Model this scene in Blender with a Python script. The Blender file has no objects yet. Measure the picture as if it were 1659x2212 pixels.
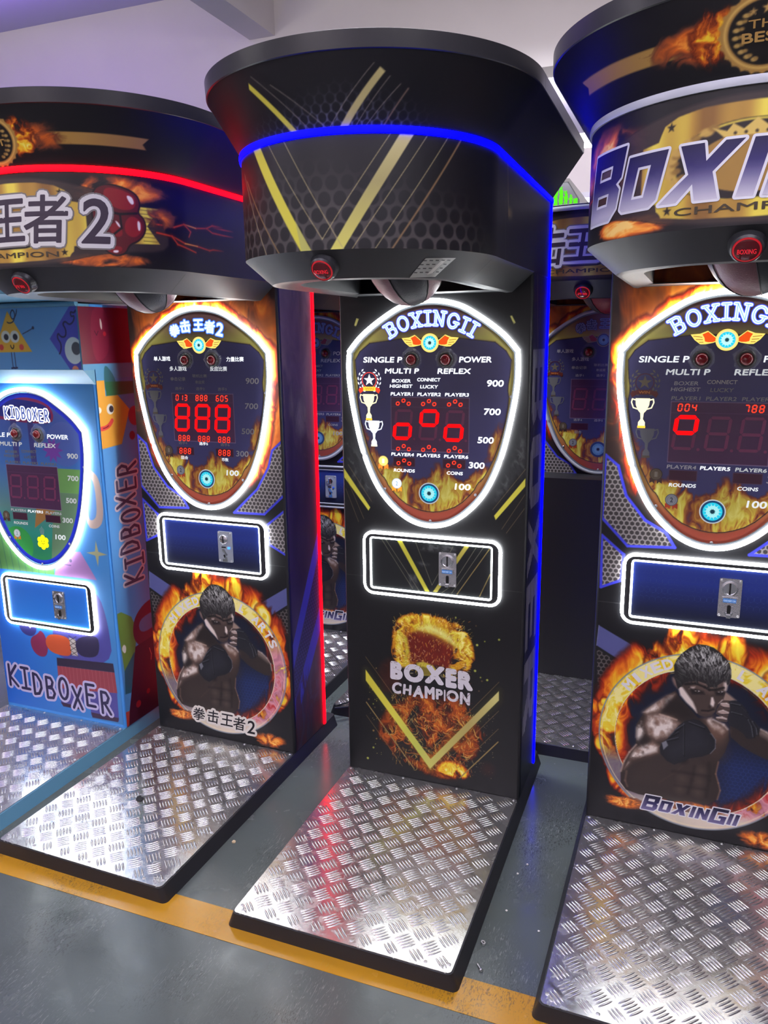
import bpy, bmesh, math, random
import numpy as np
from mathutils import Vector, Matrix
from mathutils.geometry import tessellate_polygon

random.seed(7)
SC = bpy.context.scene
COL = SC.collection
PI = math.pi

# ------------------------------------------------------------------ camera
def make_camera():
    cam = bpy.data.cameras.new('camera')
    o = bpy.data.objects.new('camera', cam); COL.objects.link(o)
    f, pitch, roll, yaw = 1689.05, math.radians(12.3831), math.radians(-0.6697), math.radians(21.3488)
    fwd = Vector((-math.sin(yaw)*math.cos(pitch), math.cos(yaw)*math.cos(pitch), -math.sin(pitch)))
    r = Vector((math.cos(yaw), math.sin(yaw), 0)); u = r.cross(fwd)
    c, s = math.cos(roll), math.sin(roll)
    r2 = r*c + u*s; u2 = u*c - r*s
    m = Matrix((r2, u2, -fwd)).transposed().to_4x4()
    m.translation = Vector((0.8044, -2.4996, 1.6528))
    o.matrix_world = m
    cam.sensor_fit = 'HORIZONTAL'; cam.sensor_width = 36
    cam.lens = f/1659*36
    cam.clip_start = .05; cam.clip_end = 60
    SC.camera = o
make_camera()

# ------------------------------------------------------------------ exposure, world, room lamps, added fills
SC.view_settings.view_transform = 'Standard'
SC.view_settings.look = 'None'
SC.view_settings.gamma = 1
SC.view_settings.use_curve_mapping = False
SC.view_settings.exposure = 0.0
SC.cycles.use_denoising = True
SC.cycles.max_bounces = 8
SC.cycles.sample_clamp_indirect = 6
world = bpy.data.worlds.new('world'); SC.world = world
world.use_nodes = True
world.node_tree.nodes['Background'].inputs[0].default_value = (.80, .84, 1, 1)
world.node_tree.nodes['Background'].inputs[1].default_value = .25

LIGHTS = [  # fluorescent battens of the hall, last row an added fill: x, y, z, length, power down, power up, colour
    (-2.6, -2.2, 3.0, 1.5, 12, 185, (1, .95, .90)),
    (1.6, -2.6, 3.0, 1.5, 12, 185, (1, .95, .90)),
    (-0.9, -4.6, 3.0, 1.5, 12, 140, (1, .95, .90)),
    (0.03, 3.46, 2.96, 1.2, 22, 190, (1, .94, 1)),
    (-3.2, 3.46, 2.96, 1.2, 22, 190, (1, .94, 1)),
    (-0.1, 0.62, 3.50, 1.5, 26, 4, (.95, .93, 1)),  # added fill between the rows, brightens the back machines; no batten there
]
for x, y, z, ln, down, up, c in LIGHTS:
    for pw, wd, dz, rx in ((down, .08, -.075, 0), (up, .6, -.2, PI)):
        l = bpy.data.lights.new('fluorescent_lamp', 'AREA'); l.shape = 'RECTANGLE'
        l.size = ln; l.size_y = wd; l.energy = pw; l.color = c; l.spread = PI
        o = bpy.data.objects.new('fluorescent_lamp', l); COL.objects.link(o); o.location = (x, y, z+dz); o.rotation_euler = (rx, 0, 0)
# unseen area light added over the aisle, tilted to brighten the back row
l = bpy.data.lights.new('aisle_fill', 'AREA'); l.shape = 'RECTANGLE'; l.size = 1.3; l.size_y = .12; l.energy = 62; l.color = (.88, .9, 1); l.spread = math.radians(120)
o = bpy.data.objects.new('aisle_fill', l); COL.objects.link(o); o.location = (-.15, .45, 3.12); o.rotation_euler = (math.radians(30), 0, 0)
l = bpy.data.lights.new('neighbour_led', 'AREA'); l.shape = 'RECTANGLE'; l.size = .05; l.size_y = 1.7; l.energy = 15; l.color = (.03, .05, 1)
o = bpy.data.objects.new('neighbour_led', l); COL.objects.link(o); o.location = (-2.32, -.26, 1.0)
o.rotation_euler = (Matrix.Rotation(math.radians(40), 3, 'Z') @ Matrix.Rotation(math.radians(90), 3, 'X')).to_euler()

# unseen violet area light, added to tint the ceiling and beam undersides
l = bpy.data.lights.new('violet_fill', 'AREA'); l.shape = 'RECTANGLE'; l.size = 1.8; l.size_y = .5; l.energy = 30; l.color = (.46, .26, 1); l.spread = math.radians(85)
o = bpy.data.objects.new('violet_fill', l); COL.objects.link(o); o.location = (-3.1, .55, 2.3); o.rotation_euler = (PI, 0, 0)

# ------------------------------------------------------------------ colour helpers and materials
def s2l(c):
    c = np.asarray(c, float)
    return np.where(c <= .04045, c/12.92, ((c+.055)/1.055)**2.4)
def rgb(r, g, b):
    return tuple(float(v) for v in s2l(np.array((r, g, b))/255.))

def mat(name, color=(.5, .5, .5), rough=.5, metal=0, emit=None, strength=0, spec=.5, coat=0):
    m = bpy.data.materials.new(name); m.use_nodes = True
    b = m.node_tree.nodes['Principled BSDF']
    b.inputs['Base Color'].default_value = (*color, 1)
    b.inputs['Roughness'].default_value = rough
    b.inputs['Metallic'].default_value = metal
    b.inputs['Specular IOR Level'].default_value = spec
    b.inputs['Coat Weight'].default_value = coat
    if emit:
        b.inputs['Emission Color'].default_value = (*emit, 1)
        b.inputs['Emission Strength'].default_value = strength
    return m
def noisy(m, scale, amount, bump=0, rough_amt=0, detail=4):
    nt = m.node_tree; b = nt.nodes['Principled BSDF']
    tc = nt.nodes.new('ShaderNodeTexCoord'); n = nt.nodes.new('ShaderNodeTexNoise')
    n.inputs['Scale'].default_value = scale; n.inputs['Detail'].default_value = detail
    nt.links.new(tc.outputs['Object'], n.inputs['Vector'])
    base = tuple(b.inputs['Base Color'].default_value)
    mx = nt.nodes.new('ShaderNodeMix'); mx.data_type = 'RGBA'
    mx.inputs[6].default_value = tuple(v*(1-amount) for v in base[:3])+(1,)
    mx.inputs[7].default_value = tuple(min(1, v*(1+amount)) for v in base[:3])+(1,)
    nt.links.new(n.outputs['Fac'], mx.inputs[0]); nt.links.new(mx.outputs[2], b.inputs['Base Color'])
    if bump:
        bp = nt.nodes.new('ShaderNodeBump'); bp.inputs['Strength'].default_value = bump; bp.inputs['Distance'].default_value = .002
        nt.links.new(n.outputs['Fac'], bp.inputs['Height']); nt.links.new(bp.outputs[0], b.inputs['Normal'])
    if rough_amt:
        r0 = b.inputs['Roughness'].default_value
        mr = nt.nodes.new('ShaderNodeMapRange'); mr.inputs[3].default_value = r0-rough_amt; mr.inputs[4].default_value = r0+rough_amt
        nt.links.new(n.outputs['Fac'], mr.inputs[0]); nt.links.new(mr.outputs[0], b.inputs['Roughness'])
    return m
def print_mat(name, rough, emission=False, strength=1.0, coat=0, spec=.5):
    m = mat(name, (0, 0, 0), rough, coat=coat, spec=spec); nt = m.node_tree; b = nt.nodes['Principled BSDF']
    a = nt.nodes.new('ShaderNodeVertexColor'); a.layer_name = 'Col'
    if emission:
        nt.links.new(a.outputs[0], b.inputs['Emission Color']); b.inputs['Emission Strength'].default_value = strength
    else:
        nt.links.new(a.outputs[0], b.inputs['Base Color'])
    return m

M = {}
M['black'] = noisy(mat('black_film', rgb(34, 34, 37), .42), 900, .06, .05)
M['black_steel'] = noisy(mat('black_powder_coat', rgb(36, 37, 41), .45), 1400, .08, .12)
M['rim'] = noisy(mat('rim_black_lacquer', rgb(44, 45, 48), .30), 60, .1)
M['dark_inside'] = mat('dark_inside', rgb(22, 22, 24), .6)
M['chrome'] = mat('chrome', (.75, .76, .78), .18, 1)
M['steel'] = mat('screw_steel', (.62, .62, .62), .3, 1)
M['dark_slot'] = mat('slot_black', rgb(12, 12, 13), .5)
M['red_lens'] = mat('red_button_lens', rgb(120, 10, 20), .12, coat=.6)
M['red_glow'] = mat('red_glow_ring', rgb(160, 10, 20), .3, emit=(1, .03, .05), strength=.28)
M['print'] = print_mat('printed_film', .46, spec=.35)
M['print_gloss'] = print_mat('printed_acrylic', .2)
M['lit'] = print_mat('backlit_print', .6, True, 1.0, spec=.1)
M['white_led'] = mat('white_led_tube', (.8, .8, .8), .4, emit=(.95, .98, 1), strength=25)
M['white_led_dim'] = mat('white_led_inner', (.8, .8, .8), .4, emit=(.90, .97, 1), strength=10)
M['led_off'] = mat('led_tube_unlit', rgb(185, 190, 198), .3)
M['gasket_off'] = mat('shield_rim_grey', rgb(112, 118, 130), .3)
M['blue_led'] = mat('blue_led_strip', (0, 0, .02), .6, emit=(.0001, .0001, 1), strength=15, spec=.1)
M['red_led'] = mat('red_led_strip', (.02, 0, 0), .6, emit=(1, .0004, .003), strength=9, spec=.1)
M['gasket'] = mat('grey_gasket', rgb(100, 105, 110), .4)
M['leather_black'] = noisy(mat('black_leather', rgb(58, 60, 66), .38), 260, .1, .5)
M['leather_red'] = noisy(mat('mauve_leather', rgb(128, 84, 92), .38), 260, .1, .5)
M['leather_crimson'] = noisy(mat('crimson_leather', rgb(160, 40, 52), .38), 260, .1, .5)
M['seam'] = mat('bag_seam', rgb(38, 30, 34), .5)
M['coin_chrome'] = noisy(mat('coin_chrome', (.55, .56, .57), .25, 1), 500, .5, .5)
M['coin_grey'] = mat('coin_grey', rgb(170, 178, 186), .35, .3)
M['blue_lcd'] = mat('blue_lcd', rgb(40, 80, 140), .2, emit=(.12, .3, .7), strength=.35)
M['paper'] = mat('paper_label', rgb(165, 168, 160), .35)
M['teal'] = noisy(mat('teal_paint', rgb(96, 150, 178), .38), 700, .05, .05)
M['kid_blue'] = noisy(mat('sky_blue_paint', rgb(70, 150, 226), .36), 700, .04, .04)
M['film'] = mat('clear_film', (.8, .82, .86), .12); M['film'].node_tree.nodes['Principled BSDF'].inputs['Alpha'].default_value = .12

def tread_material():
    m = mat('tread_aluminium', (.62, .62, .61), .23, .92); nt = m.node_tree; b = nt.nodes['Principled BSDF']
    tc = nt.nodes.new('ShaderNodeTexCoord')
    n = nt.nodes.new('ShaderNodeTexNoise'); n.inputs['Scale'].default_value = 26; n.inputs['Detail'].default_value = 6; n.inputs['Distortion'].default_value = 1.2
    nt.links.new(tc.outputs['Object'], n.inputs['Vector'])
    mr = nt.nodes.new('ShaderNodeMapRange'); mr.inputs[1].default_value = .3; mr.inputs[2].default_value = .7
    mr.inputs[3].default_value = .15; mr.inputs[4].default_value = .30
    nt.links.new(n.outputs['Fac'], mr.inputs[0]); nt.links.new(mr.outputs[0], b.inputs['Roughness'])
    n2 = nt.nodes.new('ShaderNodeTexNoise'); n2.inputs['Scale'].default_value = 18; n2.inputs['Detail'].default_value = 2
    nt.links.new(tc.outputs['Object'], n2.inputs['Vector'])
    bp = nt.nodes.new('ShaderNodeBump'); bp.inputs['Strength'].default_value = .10; bp.inputs['Distance'].default_value = .002
    nt.links.new(n2.outputs['Fac'], bp.inputs['Height']); nt.links.new(bp.outputs[0], b.inputs['Normal'])
    return m
M['tread'] = tread_material()

def floor_material(name, base, dark, scuff):
    m = mat(name, base, .3, spec=.38); nt = m.node_tree; b = nt.nodes['Principled BSDF']; L = nt.links
    tc = nt.nodes.new('ShaderNodeTexCoord')
    def noise(scale, detail=5, dist=0, stretch=None):
        n = nt.nodes.new('ShaderNodeTexNoise'); n.inputs['Scale'].default_value = scale; n.inputs['Detail'].default_value = detail; n.inputs['Distortion'].default_value = dist
        if stretch:
            mp = nt.nodes.new('ShaderNodeMapping'); mp.inputs['Scale'].default_value = stretch[0]; mp.inputs['Rotation'].default_value = (0, 0, stretch[1])
            L.new(tc.outputs['Object'], mp.inputs[0]); L.new(mp.outputs[0], n.inputs['Vector'])
        else: L.new(tc.outputs['Object'], n.inputs['Vector'])
        return n
    def ramp(src, a, c):
        r = nt.nodes.new('ShaderNodeMapRange'); r.inputs[1].default_value = a; r.inputs[2].default_value = c
        L.new(src, r.inputs[0]); return r.outputs[0]
    def mix(f, a, c):
        x = nt.nodes.new('ShaderNodeMix'); x.data_type = 'RGBA'
        L.new(f, x.inputs[0])
        for s, v in ((6, a), (7, c)):
            if isinstance(v, tuple): x.inputs[s].default_value = (*v, 1)
            else: L.new(v, x.inputs[s])
        return x.outputs[2]
    def mul(a, c):
        x = nt.nodes.new('ShaderNodeMath'); x.operation = 'MULTIPLY'; L.new(a, x.inputs[0])
        if isinstance(c, float): x.inputs[1].default_value = c
        else: L.new(c, x.inputs[1])
        return x.outputs[0]
    big = noise(2.2, 4, .4)
    c0 = mix(ramp(big.outputs['Fac'], .35, .7), base, tuple(v*1.16 for v in base))
    # dark rubber scuffs gathered in patches
    patch = ramp(noise(3.1, 3).outputs['Fac'], .53, .63)
    scr = ramp(noise(150, 6, 2.0, ((1, .35, 1), .6)).outputs['Fac'], .53, .60)
    c1 = mix(mul(mul(patch, scr), .62), c0, dark)
    # pale scratches
    patch2 = ramp(noise(3.4, 3, .3).outputs['Fac'], .50, .60)
    scr2 = ramp(noise(120, 8, 3.5, ((1, .14, 1), -.35)).outputs['Fac'], .58, .66)
    c2 = mix(mul(mul(patch2, scr2), .5), c1, scuff)
    L.new(c2, b.inputs['Base Color'])
    L.new(ramp(noise(9, 6, .5).outputs['Fac'], -.06, 2.5), b.inputs['Roughness'])
    bp = nt.nodes.new('ShaderNodeBump'); bp.inputs['Strength'].default_value = .10; bp.inputs['Distance'].default_value = .003
    L.new(noise(60, 5, .4).outputs['Fac'], bp.inputs['Height']); L.new(bp.outputs[0], b.inputs['Normal'])
    return m
M['floor'] = floor_material('grey_epoxy_floor', rgb(80, 88, 85), rgb(42, 44, 44), rgb(140, 146, 140))
M['yellow'] = floor_material('yellow_line_paint', rgb(178, 130, 30), rgb(74, 66, 46), rgb(176, 146, 70))
M['plaster'] = noisy(mat('white_plaster', rgb(216, 209, 205), .85), 3, .05, .02)
M['ceiling'] = noisy(mat('ceiling_led_tint_paint', rgb(186, 182, 208), .85), 2, .05)  # purple LED light on the slab is put into this lilac colour

# ------------------------------------------------------------------ object helpers
def link(name, me, parent=None, m=None):
    o = bpy.data.objects.new(name, me); COL.objects.link(o)
    if m is not None:
        for x in (m if isinstance(m, (list, tuple)) else [m]): me.materials.append(x)
    if parent is not None: o.parent = parent
    return o
def tag(o, label=None, cat=None, group=None, kind=None):
    for k, v in (('label', label), ('category', cat), ('group', group), ('kind', kind)):
        if v: o[k] = v
    return o
def empty(name, loc=(0, 0, 0), rz=0):
    o = bpy.data.objects.new(name, None); COL.objects.link(o)
    o.location = loc; o.rotation_euler = (0, 0, rz); o.empty_display_size = .1
    return o

class MB:
    def __init__(s): s.v = []; s.f = []; s.mi = []
    def add(s, vs, fs, mi=0):
        n = len(s.v); s.v += [tuple(map(float, p)) for p in vs]; s.f += [tuple(n+i for i in f) for f in fs]; s.mi += [mi]*len(fs); return s
    def box(s, x0, x1, y0, y1, z0, z1, mi=0):
        return s.add([(x, y, z) for z in (z0, z1) for y in (y0, y1) for x in (x0, x1)],
                     [(0, 2, 3, 1), (4, 5, 7, 6), (0, 1, 5, 4), (2, 6, 7, 3), (0, 4, 6, 2), (1, 3, 7, 5)], mi)
    def prism(s, pts, z0, z1, mi=0, axis='z'):
        n = len(pts)
        P = lambda p, z: (p[0], p[1], z) if axis == 'z' else (p[0], z, p[1])
        vs = [P(p, z0) for p in pts]+[P(p, z1) for p in pts]
        fs = [(i, (i+1) % n, n+(i+1) % n, n+i) for i in range(n)]+[tuple(range(n))[::-1], tuple(range(n, 2*n))]
        return s.add(vs, fs, mi)
    def lathe(s, prof, n=24, mi=0, T=None):
        vs = []
        for r, z in prof:
            for k in range(n):
                a = 2*PI*k/n; p = Vector((r*math.cos(a), r*math.sin(a), z)); vs.append(tuple(T @ p) if T else tuple(p))
        fs = [(i*n+k, i*n+(k+1) % n, (i+1)*n+(k+1) % n, (i+1)*n+k) for i in range(len(prof)-1) for k in range(n)]
        s.add(vs, fs, mi)
        if prof[0][0] > 1e-6: s.add(vs[:n], [tuple(range(n))[::-1]], mi)
        if prof[-1][0] > 1e-6: s.add(vs[-n:], [tuple(range(n))], mi)
        return s
    def tube(s, path, r, n=8, closed=False, mi=0, flat=None):
        """round tube along a polyline; flat=(a,b) gives an elliptical section"""
        P = [Vector(p) for p in path]; N = len(P); rings = []
        up = Vector((0, 0, 1))
        for i in range(N):
            a = P[(i-1) % N] if (closed or i > 0) else P[i]
            c = P[(i+1) % N] if (closed or i < N-1) else P[i]
            t = (c-a).normalized()
            side = t.cross(up if abs(t.z) < .95 else Vector((0, 1, 0))).normalized(); nn = side.cross(t).normalized()
            rings.append([tuple(P[i]+side*r*math.cos(2*PI*k/n)+nn*r*math.sin(2*PI*k/n)) for k in range(n)])
        vs = [v for g in rings for v in g]; fs = []
        for i in range(N if closed else N-1):
            j = (i+1) % N
            fs += [(i*n+k, i*n+(k+1) % n, j*n+(k+1) % n, j*n+k) for k in range(n)]
        if not closed: fs += [tuple(range(n))[::-1], tuple(range((N-1)*n, N*n))]
        return s.add(vs, fs, mi)
    def mesh(s, name, smooth=False, angle=40):
        me = bpy.data.meshes.new(name); me.from_pydata(s.v, [], s.f)
        if any(s.mi): me.polygons.foreach_set('material_index', s.mi)
        bm = bmesh.new(); bm.from_mesh(me); bmesh.ops.recalc_face_normals(bm, faces=bm.faces); bm.to_mesh(me); bm.free()
        if smooth:
            me.polygons.foreach_set('use_smooth', [True]*len(me.polygons))
            me.set_sharp_from_angle(angle=math.radians(angle))
        me.update(); return me
    def build(s, name, m, parent=None, smooth=False, angle=40):
        return link(name, s.mesh(name, smooth, angle), parent, m)

def rrect(x0, x1, y0, y1, r, n=6):
    o = []
    for cx, cy, a0 in ((x1-r, y0+r, -90), (x1-r, y1-r, 0), (x0+r, y1-r, 90), (x0+r, y0+r, 180)):
        for k in range(n+1):
            a = math.radians(a0+90*k/n); o.append((cx+r*math.cos(a), cy+r*math.sin(a)))
    return o
def smooth_loop(p, it=2, closed=True):
    for _ in range(it):
        o = []; n = len(p)
        for i in range(n if closed else n-1):
            a, b = p[i], p[(i+1) % n]
            o += [tuple(a[k]*.75+b[k]*.25 for k in range(len(a))), tuple(a[k]*.25+b[k]*.75 for k in range(len(a)))]
        p = o
    return p
def inset(p, d):
    """offset a convex-ish closed 2-D loop inwards by d"""
    n = len(p); A = sum(p[i][0]*p[(i+1) % n][1]-p[(i+1) % n][0]*p[i][1] for i in range(n)); sg = 1 if A > 0 else -1
    o = []
    for i in range(n):
        a, b, c = Vector(p[i-1]), Vector(p[i]), Vector(p[(i+1) % n])
        t = (c-a).normalized(); o.append((b.x-sg*t.y*d*1.0, b.y+sg*t.x*d*1.0))
    return o

# ------------------------------------------------------------------ numpy painting of printed graphics
_rng = np.random.default_rng(3)
_T = _rng.random((256, 256))
def vnoise(x, y):
    xi = np.floor(x).astype(int); yi = np.floor(y).astype(int); fx = x-xi; fy = y-yi
    fx = fx*fx*(3-2*fx); fy = fy*fy*(3-2*fy)
    g = lambda a, b: _T[a & 255, b & 255]
    return (g(xi, yi)*(1-fx)+g(xi+1, yi)*fx)*(1-fy)+(g(xi, yi+1)*(1-fx)+g(xi+1, yi+1)*fx)*fy
def fbm(x, y, o=4):
    a, s, t = 1., 0., 0.
    for _ in range(o):
        s = s+a*vnoise(x, y); t += a; a *= .5; x = x*2.03+17.1; y = y*2.03+5.7
    return s/t
def ridged(x, y, o=3):
    a, s, t = 1., 0., 0.
    for _ in range(o):
        s = s+a*(1-np.abs(2*vnoise(x, y)-1)); t += a; a *= .55; x = x*2.1+9.2; y = y*2.1+3.3
    return s/t
FIRE = [(0, (8, 6, 8)), (.25, (70, 14, 8)), (.45, (170, 48, 14)), (.62, (232, 120, 20)), (.8, (246, 196, 40)), (1, (255, 246, 170))]
def ramp(t, stops):
    t = np.clip(t, 0, 1); xs = [s[0] for s in stops]
    return np.stack([np.interp(t, xs, [s[1][k] for s in stops]) for k in range(3)], -1)

class Canvas:
    def __init__(s, x0, x1, z0, z1, res=.0016, color=(20, 20, 22), xs=None):
        s.xs = np.arange(x0, x1+res/2, res) if xs is None else np.asarray(xs)
        s.zs = np.arange(z0, z1+res/2, res); s.res = res
        s.X, s.Z = np.meshgrid(s.xs, s.zs)
        s.im = np.zeros(s.X.shape+(3,)); s.im[:] = color
    def _sl(s, x0, x1, z0, z1):
        i0, i1 = np.searchsorted(s.xs, [x0, x1]); j0, j1 = np.searchsorted(s.zs, [z0, z1])
        return slice(max(j0-1, 0), j1+1), slice(max(i0-1, 0), i1+1)
    def blend(s, sl, mask, color):
        m = np.clip(mask, 0, 1)[..., None]; c = np.asarray(color, float)
        s.im[sl] = s.im[sl]*(1-m)+c*m
    def sdf(s, pts, pad):
        P = np.array(pts, float)
        sl = s._sl(P[:, 0].min()-pad, P[:, 0].max()+pad, P[:, 1].min()-pad, P[:, 1].max()+pad)
        X, Z = s.X[sl], s.Z[sl]; d = np.full(X.shape, 1e9); inside = np.zeros(X.shape, bool)
        for i in range(len(P)):
            a, b = P[i], P[(i+1) % len(P)]; e = b-a
            wx, wz = X-a[0], Z-a[1]; t = np.clip((wx*e[0]+wz*e[1])/max(e@e, 1e-12), 0, 1)
            d = np.minimum(d, (wx-e[0]*t)**2+(wz-e[1]*t)**2)
            c = (a[1] > Z) != (b[1] > Z)
            if abs(e[1]) > 1e-12: inside ^= c & (X < e[0]*(Z-a[1])/e[1]+a[0])
        d = np.sqrt(d); return sl, np.where(inside, -d, d)
    def poly(s, pts, color, soft=None, alpha=1.0, grow=0, fn=None):
        soft = soft or s.res*.8
        sl, d = s.sdf(pts, soft*2+max(grow, 0)); m = np.clip(.5-(d-grow)/(2*soft), 0, 1)*alpha
        if fn is not None: m = m*fn(s.X[sl], s.Z[sl])
        s.blend(sl, m, color(s.X[sl], s.Z[sl]) if callable(color) else color)
    def line(s, pts, w, color, soft=None, alpha=1.0, closed=False):
        soft = soft or s.res*.8; P = list(pts)+([pts[0]] if closed else [])
        for a, b in zip(P[:-1], P[1:]):
            a = np.array(a, float); b = np.array(b, float); pad = w/2+soft*2
            sl = s._sl(min(a[0], b[0])-pad, max(a[0], b[0])+pad, min(a[1], b[1])-pad, max(a[1], b[1])+pad)
            X, Z = s.X[sl], s.Z[sl]; e = b-a; t = np.clip(((X-a[0])*e[0]+(Z-a[1])*e[1])/max(e@e, 1e-12), 0, 1)
            d = np.hypot(X-a[0]-e[0]*t, Z-a[1]-e[1]*t)
            s.blend(sl, np.clip(.5-(d-w/2)/(2*soft), 0, 1)*alpha, color)
    def disc(s, x, z, r, color, soft=None, alpha=1.0, r0=None, sx=1.0):
        soft = soft or s.res*.8; sl = s._sl(x-(r+soft*2)*sx, x+(r+soft*2)*sx, z-r-soft*2, z+r+soft*2)
        d = np.hypot((s.X[sl]-x)/sx, s.Z[sl]-z); m = np.clip(.5-(d-r)/(2*soft), 0, 1)
        if r0 is not None: m = m*np.clip(.5+(d-r0)/(2*soft), 0, 1)
        s.blend(sl, m*alpha, color)
    def fire(s, maskfn, scale=14, seed=0., stops=FIRE, gain=1.25, up=.55, sl=None, alpha=1.):
        sl = sl or (slice(None), slice(None)); X, Z = s.X[sl], s.Z[sl]
        m = maskfn(X, Z); x = X*scale+seed; z = Z*scale*up-seed
        wx = fbm(x*.9, z*.9+seed, 3)-.5; wz = fbm(x*.9+31, z*.9+11, 3)-.5
        n = fbm(x+2.6*wx, z+2.6*wz, 5); r = ridged(x*1.3+3*wx, z*1.1+3*wz, 4); n = n+.10*(ridged(x*3.1+6*wx, z*2.3+6*wz, 3)-.6)
        t = np.clip((n*.75+r*.55-.42)*gain, 0, 1)*np.clip(m*1.5, 0, 1)+.22*(m-.5)
        a = np.clip((t-.14)/.16, 0, 1)*np.clip(m*2.2, 0, 1)*alpha
        s.blend(sl, a, ramp(t, stops))
    def hexes(s, pts, cell, web, hole, w=.16):
        def col(X, Z):
            return hexcol(X, Z, cell, web, hole, w)
        s.poly(pts, col)
    def mesh(s, name, fn, keep=None):
        H, W = s.X.shape; P = fn(s.X, s.Z)
        co = np.stack(P, -1).reshape(-1, 3).astype(np.float32)
        i = np.arange(H*W).reshape(H, W)
        q = np.stack([i[:-1, :-1], i[:-1, 1:], i[1:, 1:], i[1:, :-1]], -1).reshape(-1, 4)
        if keep is not None:
            k = keep(s.X, s.Z); k = (k[:-1, :-1] & k[:-1, 1:] & k[1:, 1:] & k[1:, :-1]).reshape(-1); q = q[k]
        used = np.unique(q); rem = np.full(H*W, -1, int); rem[used] = np.arange(len(used)); q = rem[q]; co = co[used]
        me = bpy.data.meshes.new(name)
        me.vertices.add(len(co)); me.vertices.foreach_set('co', co.reshape(-1))
        me.loops.add(len(q)*4); me.loops.foreach_set('vertex_index', q.reshape(-1).astype(np.int32))
        me.polygons.add(len(q)); me.polygons.foreach_set('loop_start', np.arange(0, len(q)*4, 4, dtype=np.int32))
        me.polygons.foreach_set('use_smooth', np.ones(len(q), bool))
        me.update(calc_edges=True)
        c = np.ones((len(co), 4), np.float32); c[:, :3] = s2l(np.clip(s.im/255., 0, 1)).reshape(-1, 3)[used]
        ca = me.color_attributes.new('Col', 'FLOAT_COLOR', 'POINT'); ca.data.foreach_set('color', c.reshape(-1))
        me.validate(); return me
def hexcol(X, Z, cell, web, hole, w=.16):
    a = cell; b = cell*math.sqrt(3)
    def d(px, pz):
        qx = (px/a-np.round(px/a))*a; qz = (pz/b-np.round(pz/b))*b
        ax, az = np.abs(qx), np.abs(qz); return np.maximum(ax, ax*.5+az*.866)
    dd = np.minimum(d(X, Z), d(X+a/2, Z+b/2)); m = np.clip((dd-a*(.5-w))/(a*.06)+.5, 0, 1)[..., None]
    return np.asarray(hole, float)*(1-m)+np.asarray(web, float)*m

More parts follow.
